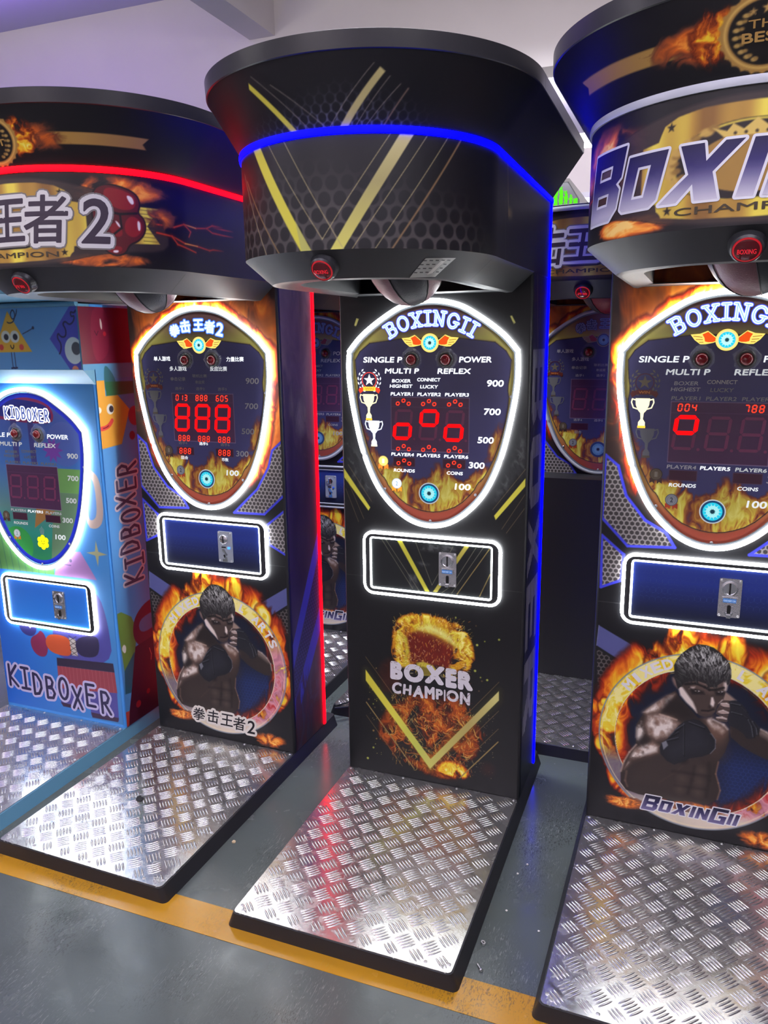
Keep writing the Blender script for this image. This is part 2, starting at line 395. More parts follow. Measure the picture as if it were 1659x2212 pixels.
# ------------------------------------------------------------------ vector decals (flat printed / backlit shapes)
class Decal:
    """collects 2-D polygons with colours; build() maps them on a surface, each layer a hair above the last"""
    def __init__(s, fn, step=.00025, base=.0008, maxlen=None):
        s.fn = fn; s.step = step; s.base = base; s.v = []; s.f = []; s.c = []; s.layer = 0; s.maxlen = maxlen; s.k = 0
    def next(s): s.layer += 1; return s
    def tris(s, pts, tri, color):
        s.k = (s.k+1) % 90; d = s.base+s.step*s.layer+2.2e-6*s.k; n = len(s.v)   # no two pieces share a plane
        bm = None
        if s.maxlen:
            bm = bmesh.new(); vs = [bm.verts.new((p[0], p[1], 0)) for p in pts]
            for t in tri:
                try: bm.faces.new([vs[i] for i in t])
                except ValueError: pass
            for _ in range(5):
                es = [e for e in bm.edges if e.calc_length() > s.maxlen]
                if not es: break
                bmesh.ops.subdivide_edges(bm, edges=es, cuts=1); bmesh.ops.triangulate(bm, faces=[f for f in bm.faces if len(f.verts) > 3])
            bm.verts.index_update(); pts = [(v.co.x, v.co.y) for v in bm.verts]; tri = [tuple(v.index for v in f.verts) for f in bm.faces]; bm.free()
        X = np.array([p[0] for p in pts]); Z = np.array([p[1] for p in pts]); P = s.fn(X, Z, d)
        s.v += list(zip(*[np.broadcast_to(a, X.shape).tolist() for a in P])); s.f += [tuple(n+i for i in t) for t in tri]
        for x, z in zip(X, Z):
            c = color(x, z) if callable(color) else color
            s.c.append((*[float(v) for v in s2l(np.array(c[:3])/255.)*(c[3] if len(c) > 3 else 1)], 1))
        return s
    def poly(s, loops, color):
        if not isinstance(loops[0][0], (tuple, list)): loops = [loops]
        L = [[Vector((p[0], p[1], 0)) for p in l] for l in loops]
        t = tessellate_polygon(L); pts = [p for l in loops for p in l]
        return s.tris(pts, t, color)
    def rect(s, x0, x1, z0, z1, color): return s.poly([(x0, z0), (x1, z0), (x1, z1), (x0, z1)], color)
    def disc(s, x, z, r, color, n=28, r0=0, sx=1):
        o = [(x+r*sx*math.cos(2*PI*k/n), z+r*math.sin(2*PI*k/n)) for k in range(n)]
        if not r0: return s.poly(o, color)
        i = [(x+r0*sx*math.cos(2*PI*k/n), z+r0*math.sin(2*PI*k/n)) for k in range(n)]
        return s.tris(o+i, [t for k in range(n) for t in ((k, (k+1) % n, n+(k+1) % n), (k, n+(k+1) % n, n+k))], color)
    def stroke(s, pts, w, color, closed=False, joints=True):
        P = list(pts)+([pts[0]] if closed else [])
        for a, b in zip(P[:-1], P[1:]):
            dx, dz = b[0]-a[0], b[1]-a[1]; l = math.hypot(dx, dz) or 1; nx, nz = -dz/l*w/2, dx/l*w/2
            s.tris([(a[0]+nx, a[1]+nz), (a[0]-nx, a[1]-nz), (b[0]-nx, b[1]-nz), (b[0]+nx, b[1]+nz)], [(0, 1, 2), (0, 2, 3)], color)
        if joints:
            for p in P: s.disc(p[0], p[1], w/2, color, 10)
        return s
    def text(s, body, x0, x1, z0, z1, color, bold=.0, shear=0., keep_aspect=False, rot=0):
        """a word filled into a box; bold thickens it with a pen along its contour"""
        pts, tri = glyphs(body, 0, shear)
        p = np.array(pts); mn, mx = p.min(0), p.max(0)
        g = bold*(z1-z0)/(mx[1]-mn[1]); x0, x1, z0, z1 = x0+g, x1-g, z0+g, z1-g
        sx = (x1-x0)/(mx[0]-mn[0]); sz = (z1-z0)/(mx[1]-mn[1])
        if keep_aspect: sx = min(sx, sz); sz = sx
        q = (p-(mn+mx)/2)*(sx, sz)
        if rot: c, n_ = math.cos(rot), math.sin(rot); q = np.c_[q[:, 0]*c-q[:, 1]*n_, q[:, 0]*n_+q[:, 1]*c]
        q = q+((x0+x1)/2, (z0+z1)/2)
        if g > 0:
            seen = set()
            for a, b in contour(q, tri):
                s.stroke([a, b], 2*g, color, joints=False)
                for v in (a, b):
                    if g > .0008 and v not in seen: seen.add(v); s.disc(v[0], v[1], g, color, 6)
        return s.tris([tuple(v) for v in q], tri, color)
    def build(s, name, m, parent):
        me = bpy.data.meshes.new(name); me.from_pydata(s.v, [], s.f); me.update()
        ca = me.color_attributes.new('Col', 'FLOAT_COLOR', 'POINT'); ca.data.foreach_set('color', np.array(s.c, np.float32).reshape(-1))
        return link(name, me, parent, m)

def contour(q, tri):
    key = lambda i: (round(float(q[i][0]), 6), round(float(q[i][1]), 6)); cnt = {}
    for t in tri:
        for a, b in ((t[0], t[1]), (t[1], t[2]), (t[2], t[0])):
            k = frozenset((key(a), key(b)))
            if len(k) == 2: cnt[k] = cnt.get(k, 0)+1
    return [tuple(k) for k, n in cnt.items() if n == 1]
_gl = {}
def glyphs(body, bold=.02, shear=0.):
    k = (body, bold, shear)
    if k not in _gl:
        cu = bpy.data.curves.new('t', 'FONT'); cu.body = body; cu.size = 1; cu.offset = bold; cu.shear = shear; cu.resolution_u = 4
        o = bpy.data.objects.new('t', cu); COL.objects.link(o); bpy.context.view_layer.update()
        me = bpy.data.meshes.new_from_object(o.evaluated_get(bpy.context.evaluated_depsgraph_get()))
        me.calc_loop_triangles()
        _gl[k] = ([(v.co.x, v.co.y) for v in me.vertices], [tuple(t.vertices) for t in me.loop_triangles])
        bpy.data.objects.remove(o); bpy.data.curves.remove(cu); bpy.data.meshes.remove(me)
    return _gl[k]

# ------------------------------------------------------------------ the hall
def structure(o): o['kind'] = 'structure'; return o
structure(MB().box(-7, 7, -6, 9, -.1, 0).build('floor', M['floor']))
structure(MB().box(-6.9, 6.9, -.900, -.787, 0, .0012).build('trim_1', M['yellow']))['label'] = 'yellow painted line along the grey floor under the platforms'
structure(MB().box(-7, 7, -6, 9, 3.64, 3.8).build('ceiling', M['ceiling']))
for n, x0, x1, y0, y1, z0 in (('beam_1', -7, 7, 1.87, 2.05, 3.0), ('beam_2', -1.70, -1.535, -6, 1.87, 3.35), ('beam_3', -7, 7, 6.2, 6.4, 3.0), ('beam_4', 3.6, 3.8, -6, 1.87, 3.35)):
    structure(MB().box(x0, x1, y0, y1, z0, 3.64).build(n, M['plaster']))
structure(MB().box(-7.1, -7, -6, 9, 0, 3.8).build('wall_left', M['plaster']))
structure(MB().box(7, 7.1, -6, 9, 0, 3.8).build('wall_right', M['plaster']))
structure(MB().box(-7, 7, 9, 9.1, 0, 3.8).build('wall_back', M['plaster']))
structure(MB().box(-7, 7, -6.1, -6, 0, 3.8).build('wall_front', M['plaster']))

M['tube'] = mat('fluorescent_tube', (.9, .9, .9), .3, emit=(1, .98, 1), strength=9)
M['lamp_body'] = mat('lamp_housing', rgb(210, 210, 212), .5)
for k, (x, y, z, lab) in enumerate(((-.04, 3.46, 2.98, 'white fluorescent batten glowing between the two tallest machine heads'),
                                  (-.33, 5.75, 2.98, 'small far white lamp glowing beside the green lit sign'))):
    t = tag(empty('fluorescent_lamp', (x, y, z)), lab, 'lamp')
    MB().box(-.6, .6, -.04, .04, 0, .05).build('lamp_housing', M['lamp_body'], t)
    MB().tube([(-.58, 0, -.018), (.58, 0, -.018)], .02, 10).build('lamp_tube', M['tube'], t, True)
    for sx in (-.45, .45):
        MB().tube([(sx, 0, .05), (sx, 0, .66 if k == 0 else .66)], .004, 6).build('hanger', M['lamp_body'], t)

# ------------------------------------------------------------------ shared outlines of a boxing machine
U0, UMAX = .5215, 1.30
def plan(u, r, c, back=.28):
    u = np.asarray(u, float); a = np.clip(u/U0, -1, 1)*PI/2; over = np.maximum(np.abs(u)-U0, 0)/(UMAX-U0)
    return r*np.sin(a), c-r*np.cos(a)+over*(back-c)
def fascia_map(u, z, d=0.):
    x, y = plan(u, .332+d, -.498); return x, y, np.asarray(z, float)
def flare_map(u, z, d=0.):
    v = (np.asarray(z, float)-2.106)/.131; x, y = plan(u, .332+v*.095+d, -.498+v*.038); return x, y, np.asarray(z, float)-d*.6
def chamfer_map(u, v, d=0.):
    v = np.asarray(v, float); u = np.asarray(u, float)
    x0, y0 = plan(u, .332, -.498, 0.); x1, y1 = plan(u, .265, -.50, 0.)
    x, y, z = x0+(x1-x0)*v, y0+(y1-y0)*v, 1.853-.058*v
    a = np.clip(u/U0, -1, 1)*PI/2
    return x+d*.6*np.sin(a), y-d*.6*np.cos(a), z-d*.8
def front_map(x, z, d=0.): return x, 0*x-.0012-d, z
USAMP = np.concatenate([np.linspace(-UMAX, -U0, 7)[:-1], np.linspace(-U0, U0, 73), np.linspace(U0, UMAX, 7)[1:]])
USAMP_FINE = np.concatenate([np.linspace(-UMAX, -.64, 12)[:-1], np.arange(-.64, .6405, .0017), np.linspace(.64, UMAX, 12)[1:]])

def strip_mesh(mb, rows, closed_u=False, mi=0):
    """rows: list of (x,y,z) arrays, lofted one to the next"""
    n = len(rows[0][0]); vs = [(x, y, z) for R in rows for x, y, z in zip(*[np.broadcast_to(a, n) for a in R])]
    fs = [(r*n+i, r*n+i+1, (r+1)*n+i+1, (r+1)*n+i) for r in range(len(rows)-1) for i in range(n-1)]
    return mb.add(vs, fs, mi)

def _shield():
    top = [(0, 1.777), (.09, 1.763), (.162, 1.726), (.24, 1.670), (.290, 1.616)]
    low = [(.290, 1.616), (.291, 1.52), (.274, 1.405), (.243, 1.275), (.195, 1.163), (.136, 1.090), (.070, 1.044), (0, 1.029)]
    def cr(p, a, b, n=8):
        q = [a]+p+[b]; o = []
        for i in range(1, len(q)-2):
            p0, p1, p2, p3 = map(np.array, q[i-1:i+3])
            for k in range(n):
                t = k/n; o.append(tuple(.5*(2*p1+(p2-p0)*t+(2*p0-5*p1+4*p2-p3)*t*t+(3*p1-p0-3*p2+p3)*t**3)))
        return o+[tuple(q[-2])]
    t = cr(top, (-.09, 1.763), (.33, 1.57)); l = cr(low, (.28, 1.70), (-.07, 1.044))
    r = t[:-1]+l; return r+[(-x, z) for x, z in r[1:-1][::-1]]
SHIELD = _shield()                       # centre line of the light tube, clockwise from the top
SHIELD_PANEL = inset(SHIELD, .0135)
COIN_OUT = rrect(-.2465, .2465, .766, .989, .034, 8)
COIN_IN = rrect(-.2215, .2165, .785, .970, .010, 4)

def points_in(pts):
    P = np.array(pts)
    def f(X, Z):
        r = np.zeros(X.shape, bool)
        for i in range(len(P)):
            a, b = P[i], P[(i+1) % len(P)]
            if a[1] == b[1]: continue
            r ^= ((a[1] > Z) != (b[1] > Z)) & (X < (b[0]-a[0])*(Z-a[1])/(b[1]-a[1])+a[0])
        return r
    return f

# ------------------------------------------------------------------ machine parts
def screw_mesh(r=.0052, h=.0022):
    mb = MB().lathe([(r, 0), (r, h*.35), (r*.75, h*.85), (r*.38, h), (r*.36, h*.5), (0, h*.5)], 14)
    return mb.mesh('screw', True)
_SCREW = None
def add_screw(parent, loc, rot=(0, 0, 0), s=1.0):
    global _SCREW
    if _SCREW is None: _SCREW = screw_mesh(); _SCREW.materials.append(M['steel'])
    o = bpy.data.objects.new('screw', _SCREW); COL.objects.link(o); o.parent = parent; o.location = loc; o.rotation_euler = rot; o.scale = (s, s, s); return o

def tread_mesh(w=.3265, y0=-.8415, y1=-.002, z=.050):
    mb = MB(); pts = rrect(-w, w, y0, y1, .014, 4)
    mb.prism(pts, z-.003, z)
    ax, ay, L, W, H = .0737, .0865, .0232, .0034, .0021
    def bar(cx, cy, ang):
        c, s = math.cos(ang), math.sin(ang); vs = []; n = 7
        for i in range(n):
            t = -1+2*i/(n-1); wd = W*math.sqrt(max(0, 1-t*t))+.0002; hh = H*math.sqrt(max(0, 1-t**4))
            for q, hz in ((-1, 0), (-.62, .72), (0, 1), (.62, .72), (1, 0)):
                lx, ly = t*L, q*wd; vs.append((cx+lx*c-ly*s, cy+lx*s+ly*c, z+hh*hz-(.0002 if hz == 0 else 0)))
        fs = [(i*5+k, i*5+k+1, (i+1)*5+k+1, (i+1)*5+k) for i in range(n-1) for k in range(4)]
        mb.add(vs, fs)
    for i in range(-6, 7):
        for j in range(-1, 12):
            for cx, cy, a in ((-.006+i*ax, -.040-j*ay, -PI/4), (.031+i*ax, -.083-j*ay, PI/4)):
                for k in range(-2, 3):
                    px, py = cx-math.sin(a)*k*.0101, cy+math.cos(a)*k*.0101
                    e = .0165
                    if abs(px) < w-e and y0+e < py < y1-e*.7: bar(px, py, a)
    return mb.mesh('tread_plate', True, 50)
_TREAD = None
def add_platform(root, frame_mat, back=.37):
    global _TREAD
    mb = MB(); lo = rrect(-.347, .347, -.848, back, .018, 5); hi = rrect(-.330, .330, -.8445, back, .016, 5); n = len(lo)
    mb.add([(x, y, 0) for x, y in lo]+[(x, y, .0465) for x, y in hi], [(i, (i+1) % n, n+(i+1) % n, n+i) for i in range(n)]+[tuple(range(n))[::-1], tuple(range(n, 2*n))])
    fr = mb.build('platform_frame', frame_mat, root, True, 50)
    if _TREAD is None: _TREAD = tread_mesh(); _TREAD.materials.append(M['tread'])
    tp = bpy.data.objects.new('tread_plate', _TREAD); COL.objects.link(tp); tp.parent = root
    for x, y in [(-.317, -.800), (-.303, -.815), (-.19, -.815), (-.075, -.815), (.04, -.815), (.155, -.815), (.255, -.815), (.300, -.815), (.317, -.803),
                 (-.318, -.55), (-.318, -.28), (.318, -.55), (.318, -.28), (-.318, -.014), (-.105, -.010), (.105, -.010), (.318, -.014)]:
        add_screw(tp, (x*.99, y*1.012, .050))
    return fr, tp
def add_cabinet(root, m, ztop=2.09, w=.33):
    mb = MB(); pts = rrect(-w, w, 0, .288, .012, 4)
    mb.prism(pts, .0475, ztop); return mb.build('cabinet', m, root, True, 50)

def tube_xz(pts, r, y, n=10): return MB().tube([(x, y, z) for x, z in pts], r, n, closed=True)

def add_display(root, graphic_me, lit, dx=0., dz=0., screws=True):
    """shield shaped acrylic with its light tube"""
    b = link('display_board', graphic_me, root) if graphic_me.users == 0 else bpy.data.objects.new('display_board', graphic_me)
    if b.name not in COL.objects: COL.objects.link(b); b.parent = root
    if not graphic_me.materials: graphic_me.materials.append(M['print_gloss'])
    b.location = (dx, 0, dz)
    g = MB(); o = inset(SHIELD, .004); i = SHIELD_PANEL; n = len(o)
    vs = [(x, -.002, z) for x, z in o]+[(x, -.011, z) for x, z in o]+[(x, -.011, z) for x, z in i]+[(x, -.006, z) for x, z in i]
    g.add(vs, [(k*n+j, k*n+(j+1) % n, (k+1)*n+(j+1) % n, (k+1)*n+j) for k in range(3) for j in range(n)])
    g.build('gasket', M['gasket'] if lit else M['gasket_off'], b, True, 40)
    if screws:
        for x, z in ((-.165, 1.714), (.165, 1.714), (-.2725, 1.472), (.2705, 1.472), (-.165, 1.148), (.158, 1.146), (0, 1.0455)):
            add_screw(b, (x, -.007, z), (PI/2, 0, 0), .95)
    t = tube_xz(SHIELD, .0078, -.010).build('display_light', M['white_led'] if lit else M['led_off'], root, True)
    t.location = (dx, 0, dz)
    return b
def add_push_button(board, x, z, cover=True):
    """round red push button inside a clear crumpled film"""
    T = Matrix.Translation((x, -.006, z)) @ Matrix.Rotation(PI/2, 4, 'X')
    b = MB().lathe([(.024, 0), (.024, .006), (.020, .010), (.018, .010)], 24, 0, T).lathe([(.018, .008), (.0175, .013), (.014, .019), (.007, .0225), (0, .0235)], 24, 1, T).build('push_button', [M['dark_slot'], M['red_lens']], board, True, 60)
    if cover:
        r = random.Random(int(abs(x)*1e4)); f = MB(); rings = []
        for k, (rad, y) in enumerate(((.036, -.0075), (.031, -.017), (.026, -.013), (.0225, -.019))):
            rings.append([(x+rad*r.uniform(.86, 1.16)*math.cos(a), y*r.uniform(.8, 1.15), z+.002+rad*r.uniform(.86, 1.2)*math.sin(a)) for a in [2*PI*j/18 for j in range(18)]])
        f.add([v for g in rings for v in g], [(i*18+j, i*18+(j+1) % 18, (i+1)*18+(j+1) % 18, (i+1)*18+j) for i in range(3) for j in range(18)])
        f.build('clear_film', M['film'], board)
    return b

SEG = {'a': (0, 1, 1, 1), 'b': (1, .5, 1, 1), 'c': (1, 0, 1, .5), 'd': (0, 0, 1, 0), 'e': (0, 0, 0, .5), 'f': (0, .5, 0, 1), 'g': (0, .5, 1, .5)}
DIG = {'0': 'abcdef', '1': 'bc', '2': 'abged', '3': 'abgcd', '4': 'fgbc', '5': 'afgcd', '6': 'afgecd', '7': 'abc', '8': 'abcdefg', '9': 'abfgcd', 'o': 'cdeg', 'O': 'abfg', ' ': ''}
def digit(dc, ch, cx, cz, w, h, th, on, off=None, slant=.10):
    for s, (ax, az, bx, bz) in SEG.items():
        col = on if s in DIG[ch] else off
        if col is None: continue
        P = lambda u, v: (cx-w/2+u*w, cz-h/2+v*h)
        a, b = Vector(P(ax, az)), Vector(P(bx, bz)); d = (b-a).normalized(); n = Vector((-d.y, d.x)); g = th*.10
        a = a+d*g; b = b-d*g
        q = [a, a+d*th/2+n*th/2, b-d*th/2+n*th/2, b, b-d*th/2-n*th/2, a+d*th/2-n*th/2]
        if len(q): dc.poly([(p.x+(p.y-cz)*slant, p.y) for p in q], col)

def add_coin_unit(root, panel_me, lit, style, dx=0., dz=0., ax=.0635, az=.8785):
    p = bpy.data.objects.new('coin_panel', panel_me); COL.objects.link(p); p.parent = root; p.location = (dx, 0, dz)
    if not panel_me.materials: panel_me.materials.append(M['print'])
    n = 9*4; o = rrect(-.2425, .2425, .770, .985, .030, 8); i = rrect(-.226, .221, .781, .974, .012, 8)
    g = MB(); vs = [(x, -.001, z) for x, z in o]+[(x, -.010, z) for x, z in o]+[(x, -.010, z) for x, z in i]+[(x, -.001, z) for x, z in i]
    g.add(vs, [(k*n+j, k*n+(j+1) % n, (k+1)*n+(j+1) % n, (k+1)*n+j) for k in range(3) for j in range(n)]).build('panel_frame', M['black'], p, True, 40)
    tube_xz(COIN_OUT, .0058, -.007).build('outer_light', M['white_led'] if lit else M['led_off'], p, True)
    tube_xz(rrect(-.2225, .2175, .7845, .9705, .009, 4), .0034, -.0065).build('inner_light', M['white_led_dim'] if lit else M['led_off'], p, True)
    a = empty('coin_acceptor', (ax+dx, 0, az+dz)); a.parent = root
    pl = MB().prism(rrect(-.0315, .0315, -.061, .061, .004, 3), -.010, -.002, axis='y')
    pl.build('face_plate', M['coin_grey'] if style == 'grey' else M['coin_chrome'], a, True, 40)
    Y = Matrix.Rotation(PI/2, 4, 'X')
    for sx in (-.026, .026):
        for sz in (-.055, .055): add_screw(a, (sx, -.010, sz), (PI/2, 0, 0), .7)
    if style == 'grey':
        T = Matrix.Translation((-.004, -.010, .030)) @ Y
        MB().lathe([(.0185, 0), (.0185, .004), (.016, .006), (0, .0065)], 28, 0, T).box(-.0062, -.0018, -.0175, -.016, .016, .044, 1).build('coin_entry', [M['chrome'], M['dark_slot']], a, True, 50)
        MB().box(-.015, .004, -.012, -.0098, -.004, .001).build('label_window', M['dark_slot'], a)
        MB().prism([(-.012, -.008), (-.002, -.008), (.012, -.030), (.006, -.036), (-.002, -.024), (-.010, -.018)], -.014, -.009, axis='y').build('return_lever', M['chrome'], a)
        MB().prism([(-.012, -.058), (.010, -.058), (.008, -.040), (.002, -.036), (-.002, -.048), (-.012, -.048)], -.013, -.009, axis='y').prism([(-.008, -.032), (-.003, -.044), (.000, -.036), (-.002, -.030)], -.0135, -.009, 1, axis='y').build('coin_return', [M['chrome'], M['dark_slot']], a)
        MB().box(.013, .022, -.0135, -.0095, -.007, .001).build('status_light', mat('blue_status_light', rgb(40, 90, 220), .3, emit=(.05, .25, 1), strength=2.5 if lit else .1), a)
    else:
        T = Matrix.Translation((-.001, -.010, .030)) @ Y
        MB().lathe([(.0225, 0), (.0225, .004), (.0185, .005), (.0175, .001), (0, .001)], 28, 0, T).box(-.0035, .0015, -.0125, -.0108, .013, .047, 1).build('coin_entry', [M['chrome'], M['dark_slot']], a, True, 50)
        f = MB().box(-.022, .022, -.015, -.009, -.016, .003, 0).box(-.0185, .0185, -.0158, -.0148, -.013, .000, 1)
        rd = f.build('readout', [M['coin_chrome'], M['blue_lcd']], a)
        dc = Decal(lambda x, z, d: (x, 0*x-.0162-d, z))
        dc.text('PLEASE INSERT COIN', -.0165, .0165, -.0095, -.0035, (190, 215, 245, 1.2), .0)
        dc.build('readout_text', M['lit'], a)
        MB().prism(rrect(-.005, .005, -.052, -.022, .004, 4), -.0125, -.009, 1, axis='y').prism([(-.012, -.042), (-.012, -.050), (-.007, -.058), (.006, -.058), (.012, -.050), (.012, -.042), (.008, -.048), (-.008, -.048)], -.013, -.009, axis='y').box(-.0065, .0055, -.018, -.010, -.062, -.052).build('coin_return', [M['chrome'], M['dark_slot']], a)
    return p

def add_head(root, fascia_me, flare_me, strip_mat, flared=True):
    me = fascia_me
    o = bpy.data.objects.new('head_fascia', me); COL.objects.link(o); o.parent = root
    if not me.materials: me.materials.append(M['print'])
    if flared:
        o = bpy.data.objects.new('head_flare', flare_me); COL.objects.link(o); o.parent = root
        if not flare_me.materials: flare_me.materials.append(M['print'])
    u = USAMP
    mb = MB(); r = []
    for rr, c, z in ((.333, -.498, 2.104), (.334, -.498, 2.110), (.330, -.498, 2.112), (.10, -.3, 2.112)) if not flared else ((.425, -.460, 2.236), (.429, -.462, 2.238), (.429, -.466, 2.272), (.424, -.466, 2.274), (.10, -.3, 2.274)):
        x, y = plan(u, rr, c); r.append((x, y, z))
    strip_mesh(mb, r)
    rim = mb.build('head_rim', M['rim'], root, True, 35)
    for ux in (.545, -.545) if flared else ():     # joints of the rim band
        x, y = plan(np.array([ux-.0012, ux+.0012]), .4296, -.464)
        MB().add([(x[0], y[0], 2.238), (x[1], y[1], 2.238), (x[1], y[1], 2.272), (x[0], y[0], 2.272)], [(0, 1, 2, 3)]).build('rim_joint', M['dark_slot'], rim)
    bk = MB()
    prof = [(.332, 1.853), (.332, 2.092), (.332, 2.106)]+([(.427, 2.237), (.429, 2.272)] if flared else [])
    vs = [(-x, .279, z) for x, z in prof]+[(x, .279, z) for x, z in prof[::-1]]
    bk.add(vs, [tuple(range(len(vs)))]); bk.build('head_back', M['black'], root)
    # lower ring: chamfer, lip and the hole the ball hangs in
    lr = MB()
    rows = [tuple(chamfer_map(u, v)) for v in (0, .5, 1)]
    strip_mesh(lr, rows)
    a = np.clip(u/U0, -1, 1)*PI/2; over = np.maximum(np.abs(u)-U0, 0)/(UMAX-U0)
    x2, y2 = plan(u, .252, -.497, -.02); hole_x, hole_y = plan(u, .205, -.47, -.10)
    strip_mesh(lr, [rows[-1], (x2, y2, 1.7925), (hole_x, hole_y, 1.799), (hole_x*.98, hole_y, 1.90)])
    lr.box(-.26, .26, -.11, 0, 1.797, 1.80)
    ring = lr.build('lower_ring', M['black_steel'], root, True, 35)
    ix, iy = plan(u, .31, -.498, 0.)
    MB().add([(x, y, 1.90) for x, y in zip(ix, iy)], [tuple(range(len(u)))]).build('inner_ceiling', M['dark_inside'], root)
    for ux in (.50, -.50):
        p = [chamfer_map(np.array([ux]), np.array([v]), .0006) for v in (.12, .95)]; q = [chamfer_map(np.array([ux+.003]), np.array([v]), .0006) for v in (.12, .95)]
        vs = [tuple(float(c[0]) for c in pt) for pt in (p[0], p[1], q[1], q[0])]
        MB().add(vs, [(0, 1, 2, 3)]).build('panel_joint', M['dark_slot'], ring)
    # led strip round the head and down both rear edges
    st = MB(); r = []
    for d, z in ((-.002, 2.090), (.004, 2.0905), (.0055, 2.098), (.004, 2.1055), (-.002, 2.106)):
        x, y = plan(u, .332+d, -.498); r.append((x, y, z))
    strip_mesh(st, r)
    for sx in (-1, 1):
        st.box(sx*.3325-.0035, sx*.3325+.0035, .256, .270, .052, 2.104)
    st.build('led_strip', strip_mat, root, True, 50)

def add_start_button(root, word):
    c = np.array([float(v[0]) for v in chamfer_map(np.array([0.0]), np.array([.52]))])
    nrm = Vector((0, -.058, -.067)).normalized()
    nrm = Vector((0, -.80, -.60)).normalized()
    q = Vector((0, 0, 1)).rotation_difference(nrm).to_matrix().to_4x4()
    T = Matrix.Translation(Vector(c)-nrm*.006) @ q
    b = MB().lathe([(.034, 0), (.034, .010), (.030, .016), (.030, .024), (.0265, .028), (.025, .024)], 32, 0, T).build('start_button', [M['rim']], root, True, 40)
    MB().lathe([(.0255, .020), (.0255, .027), (.0225, .0285), (.0225, .025)], 32, 0, T).build('button_ring', M['red_glow'], b, True, 50)
    MB().lathe([(.0225, .024), (.0222, .028), (.018, .0305), (.009, .032), (0, .0325)], 32, 0, T).build('button_lens', mat('dark_red_lens', rgb(64, 8, 16), .15, coat=.5, emit=(.25, .005, .015), strength=.12) if 'dark_red_lens' not in bpy.data.materials else bpy.data.materials['dark_red_lens'], b, True, 50)
    ex = Vector((1, 0, 0)); ey = nrm.cross(ex).normalized()
    if ey.z < 0: ey = -ey
    o = Vector(c)-nrm*.006
    fn = lambda x, z, d: tuple(np.array([o[k]+ex[k]*x+ey[k]*z+nrm[k]*(.0326+d) for k in range(3)]))
    dc = Decal(fn, base=.0002)
    dc.text(word, -.0165, .0165, -.0055, .0045, (235, 45, 60, .9), .01)
    dc.build('button_word', M['lit'], b)

def add_bag(root, mats, rot):
    cx, cy, cz, R = .030, -.335, 1.876, .116
    mb = MB(); n = 48; prof = []
    for k in range(15):
        t = k/14; ang = t*PI; prof.append((R*math.sin(ang)**.9*(1-.10*(1-t)) if 0 < t < 1 else 0.0, -R*1.12*math.cos(ang)))
    T = Matrix.Translation((cx, cy, cz)) @ Matrix.Rotation(math.radians(-14), 4, 'Y') @ Matrix.Rotation(math.radians(16), 4, 'X') @ Matrix.Rotation(rot, 4, 'Z')
    vs = []
    for r, z in prof:
        for k in range(n):
            f = 1-.018*math.exp(-((((k % 8)-0+4) % 8-4)/.9)**2)
            vs.append(tuple(T @ Vector((r*f*math.cos(2*PI*k/n), r*f*math.sin(2*PI*k/n), z))))
    for i in range(len(prof)-1):
        for k in range(n):
            mb.add([vs[i*n+k], vs[i*n+(k+1) % n], vs[(i+1)*n+(k+1) % n], vs[(i+1)*n+k]], [(0, 1, 2, 3)], (k//8) % 2)
    me = mb.mesh('punching_ball', False); bm = bmesh.new(); bm.from_mesh(me); bmesh.ops.remove_doubles(bm, verts=bm.verts, dist=1e-5); bmesh.ops.recalc_face_normals(bm, faces=bm.faces); bm.to_mesh(me); bm.free()
    me.polygons.foreach_set('use_smooth', [True]*len(me.polygons))
    b = link('punching_ball', me, root, mats)
    sm = MB()
    for s in range(6):
        path = [tuple(T @ Vector((r*1.000*math.cos(2*PI*s*8/n), r*1.000*math.sin(2*PI*s*8/n), z))) for r, z in prof[:9]]
        sm.tube(path, .0016, 6)
    sm.build('ball_seams', M['seam'], b, True)
    MB().tube([tuple(T @ Vector((0, 0, .10))), (cx-.02, cy+.06, 1.925)], .012, 10).build('hanger_rod', M['steel'], b, True)

# ------------------------------------------------------------------ printed artwork: outlines in metres on the front panel (x, z)
class A: pass
A.hair = [(-0.08,0.636),(-0.072,0.659),(-0.057,0.682),(-0.037,0.703),(-0.015,0.716),(0.009,0.717),(0.032,0.711),(0.052,0.697),(0.069,0.68),(0.08,0.666),(0.086,0.645),(0.088,0.621),(0.083,0.599),(0.077,0.596),(0.074,0.609),(0.068,0.611),(0.064,0.602),(0.045,0.584),(0.03,0.579),(0.018,0.589),(-0.005,0.594),(-0.03,0.591),(-0.046,0.583),(-0.053,0.569),(-0.063,0.559),(-0.068,0.57),(-0.075,0.596)]
A.ear = [(-0.083,0.595),(-0.077,0.598),(-0.067,0.586),(-0.062,0.57),(-0.059,0.56),(-0.066,0.56),(-0.076,0.571),(-0.082,0.584)]
A.face = [(-0.052,0.583),(-0.005,0.596),(0.048,0.587),(0.077,0.612),(0.08,0.594),(0.076,0.572),(0.069,0.541),(0.056,0.521),(0.05,0.498),(0.042,0.486),(0.023,0.477),(0.008,0.479),(-0.004,0.485),(-0.015,0.5),(-0.029,0.515),(-0.043,0.529),(-0.054,0.544),(-0.059,0.56)]
A.fl_jaw = [(-0.059,0.568),(-0.05,0.566),(-0.033,0.544),(-0.016,0.522),(-0.006,0.501),(-0.002,0.487),(-0.015,0.499),(-0.035,0.516),(-0.055,0.538),(-0.061,0.557)]
A.fl_brow = [(-0.025,0.572),(-0.013,0.574),(-0.017,0.563),(-0.03,0.564)]
A.fl_nose = [(0.036,0.546),(0.041,0.547),(0.047,0.53),(0.045,0.516),(0.038,0.511),(0.035,0.523)]
A.fl_cheek = [(0.074,0.609),(0.081,0.604),(0.078,0.577),(0.073,0.571),(0.069,0.587),(0.068,0.598)]
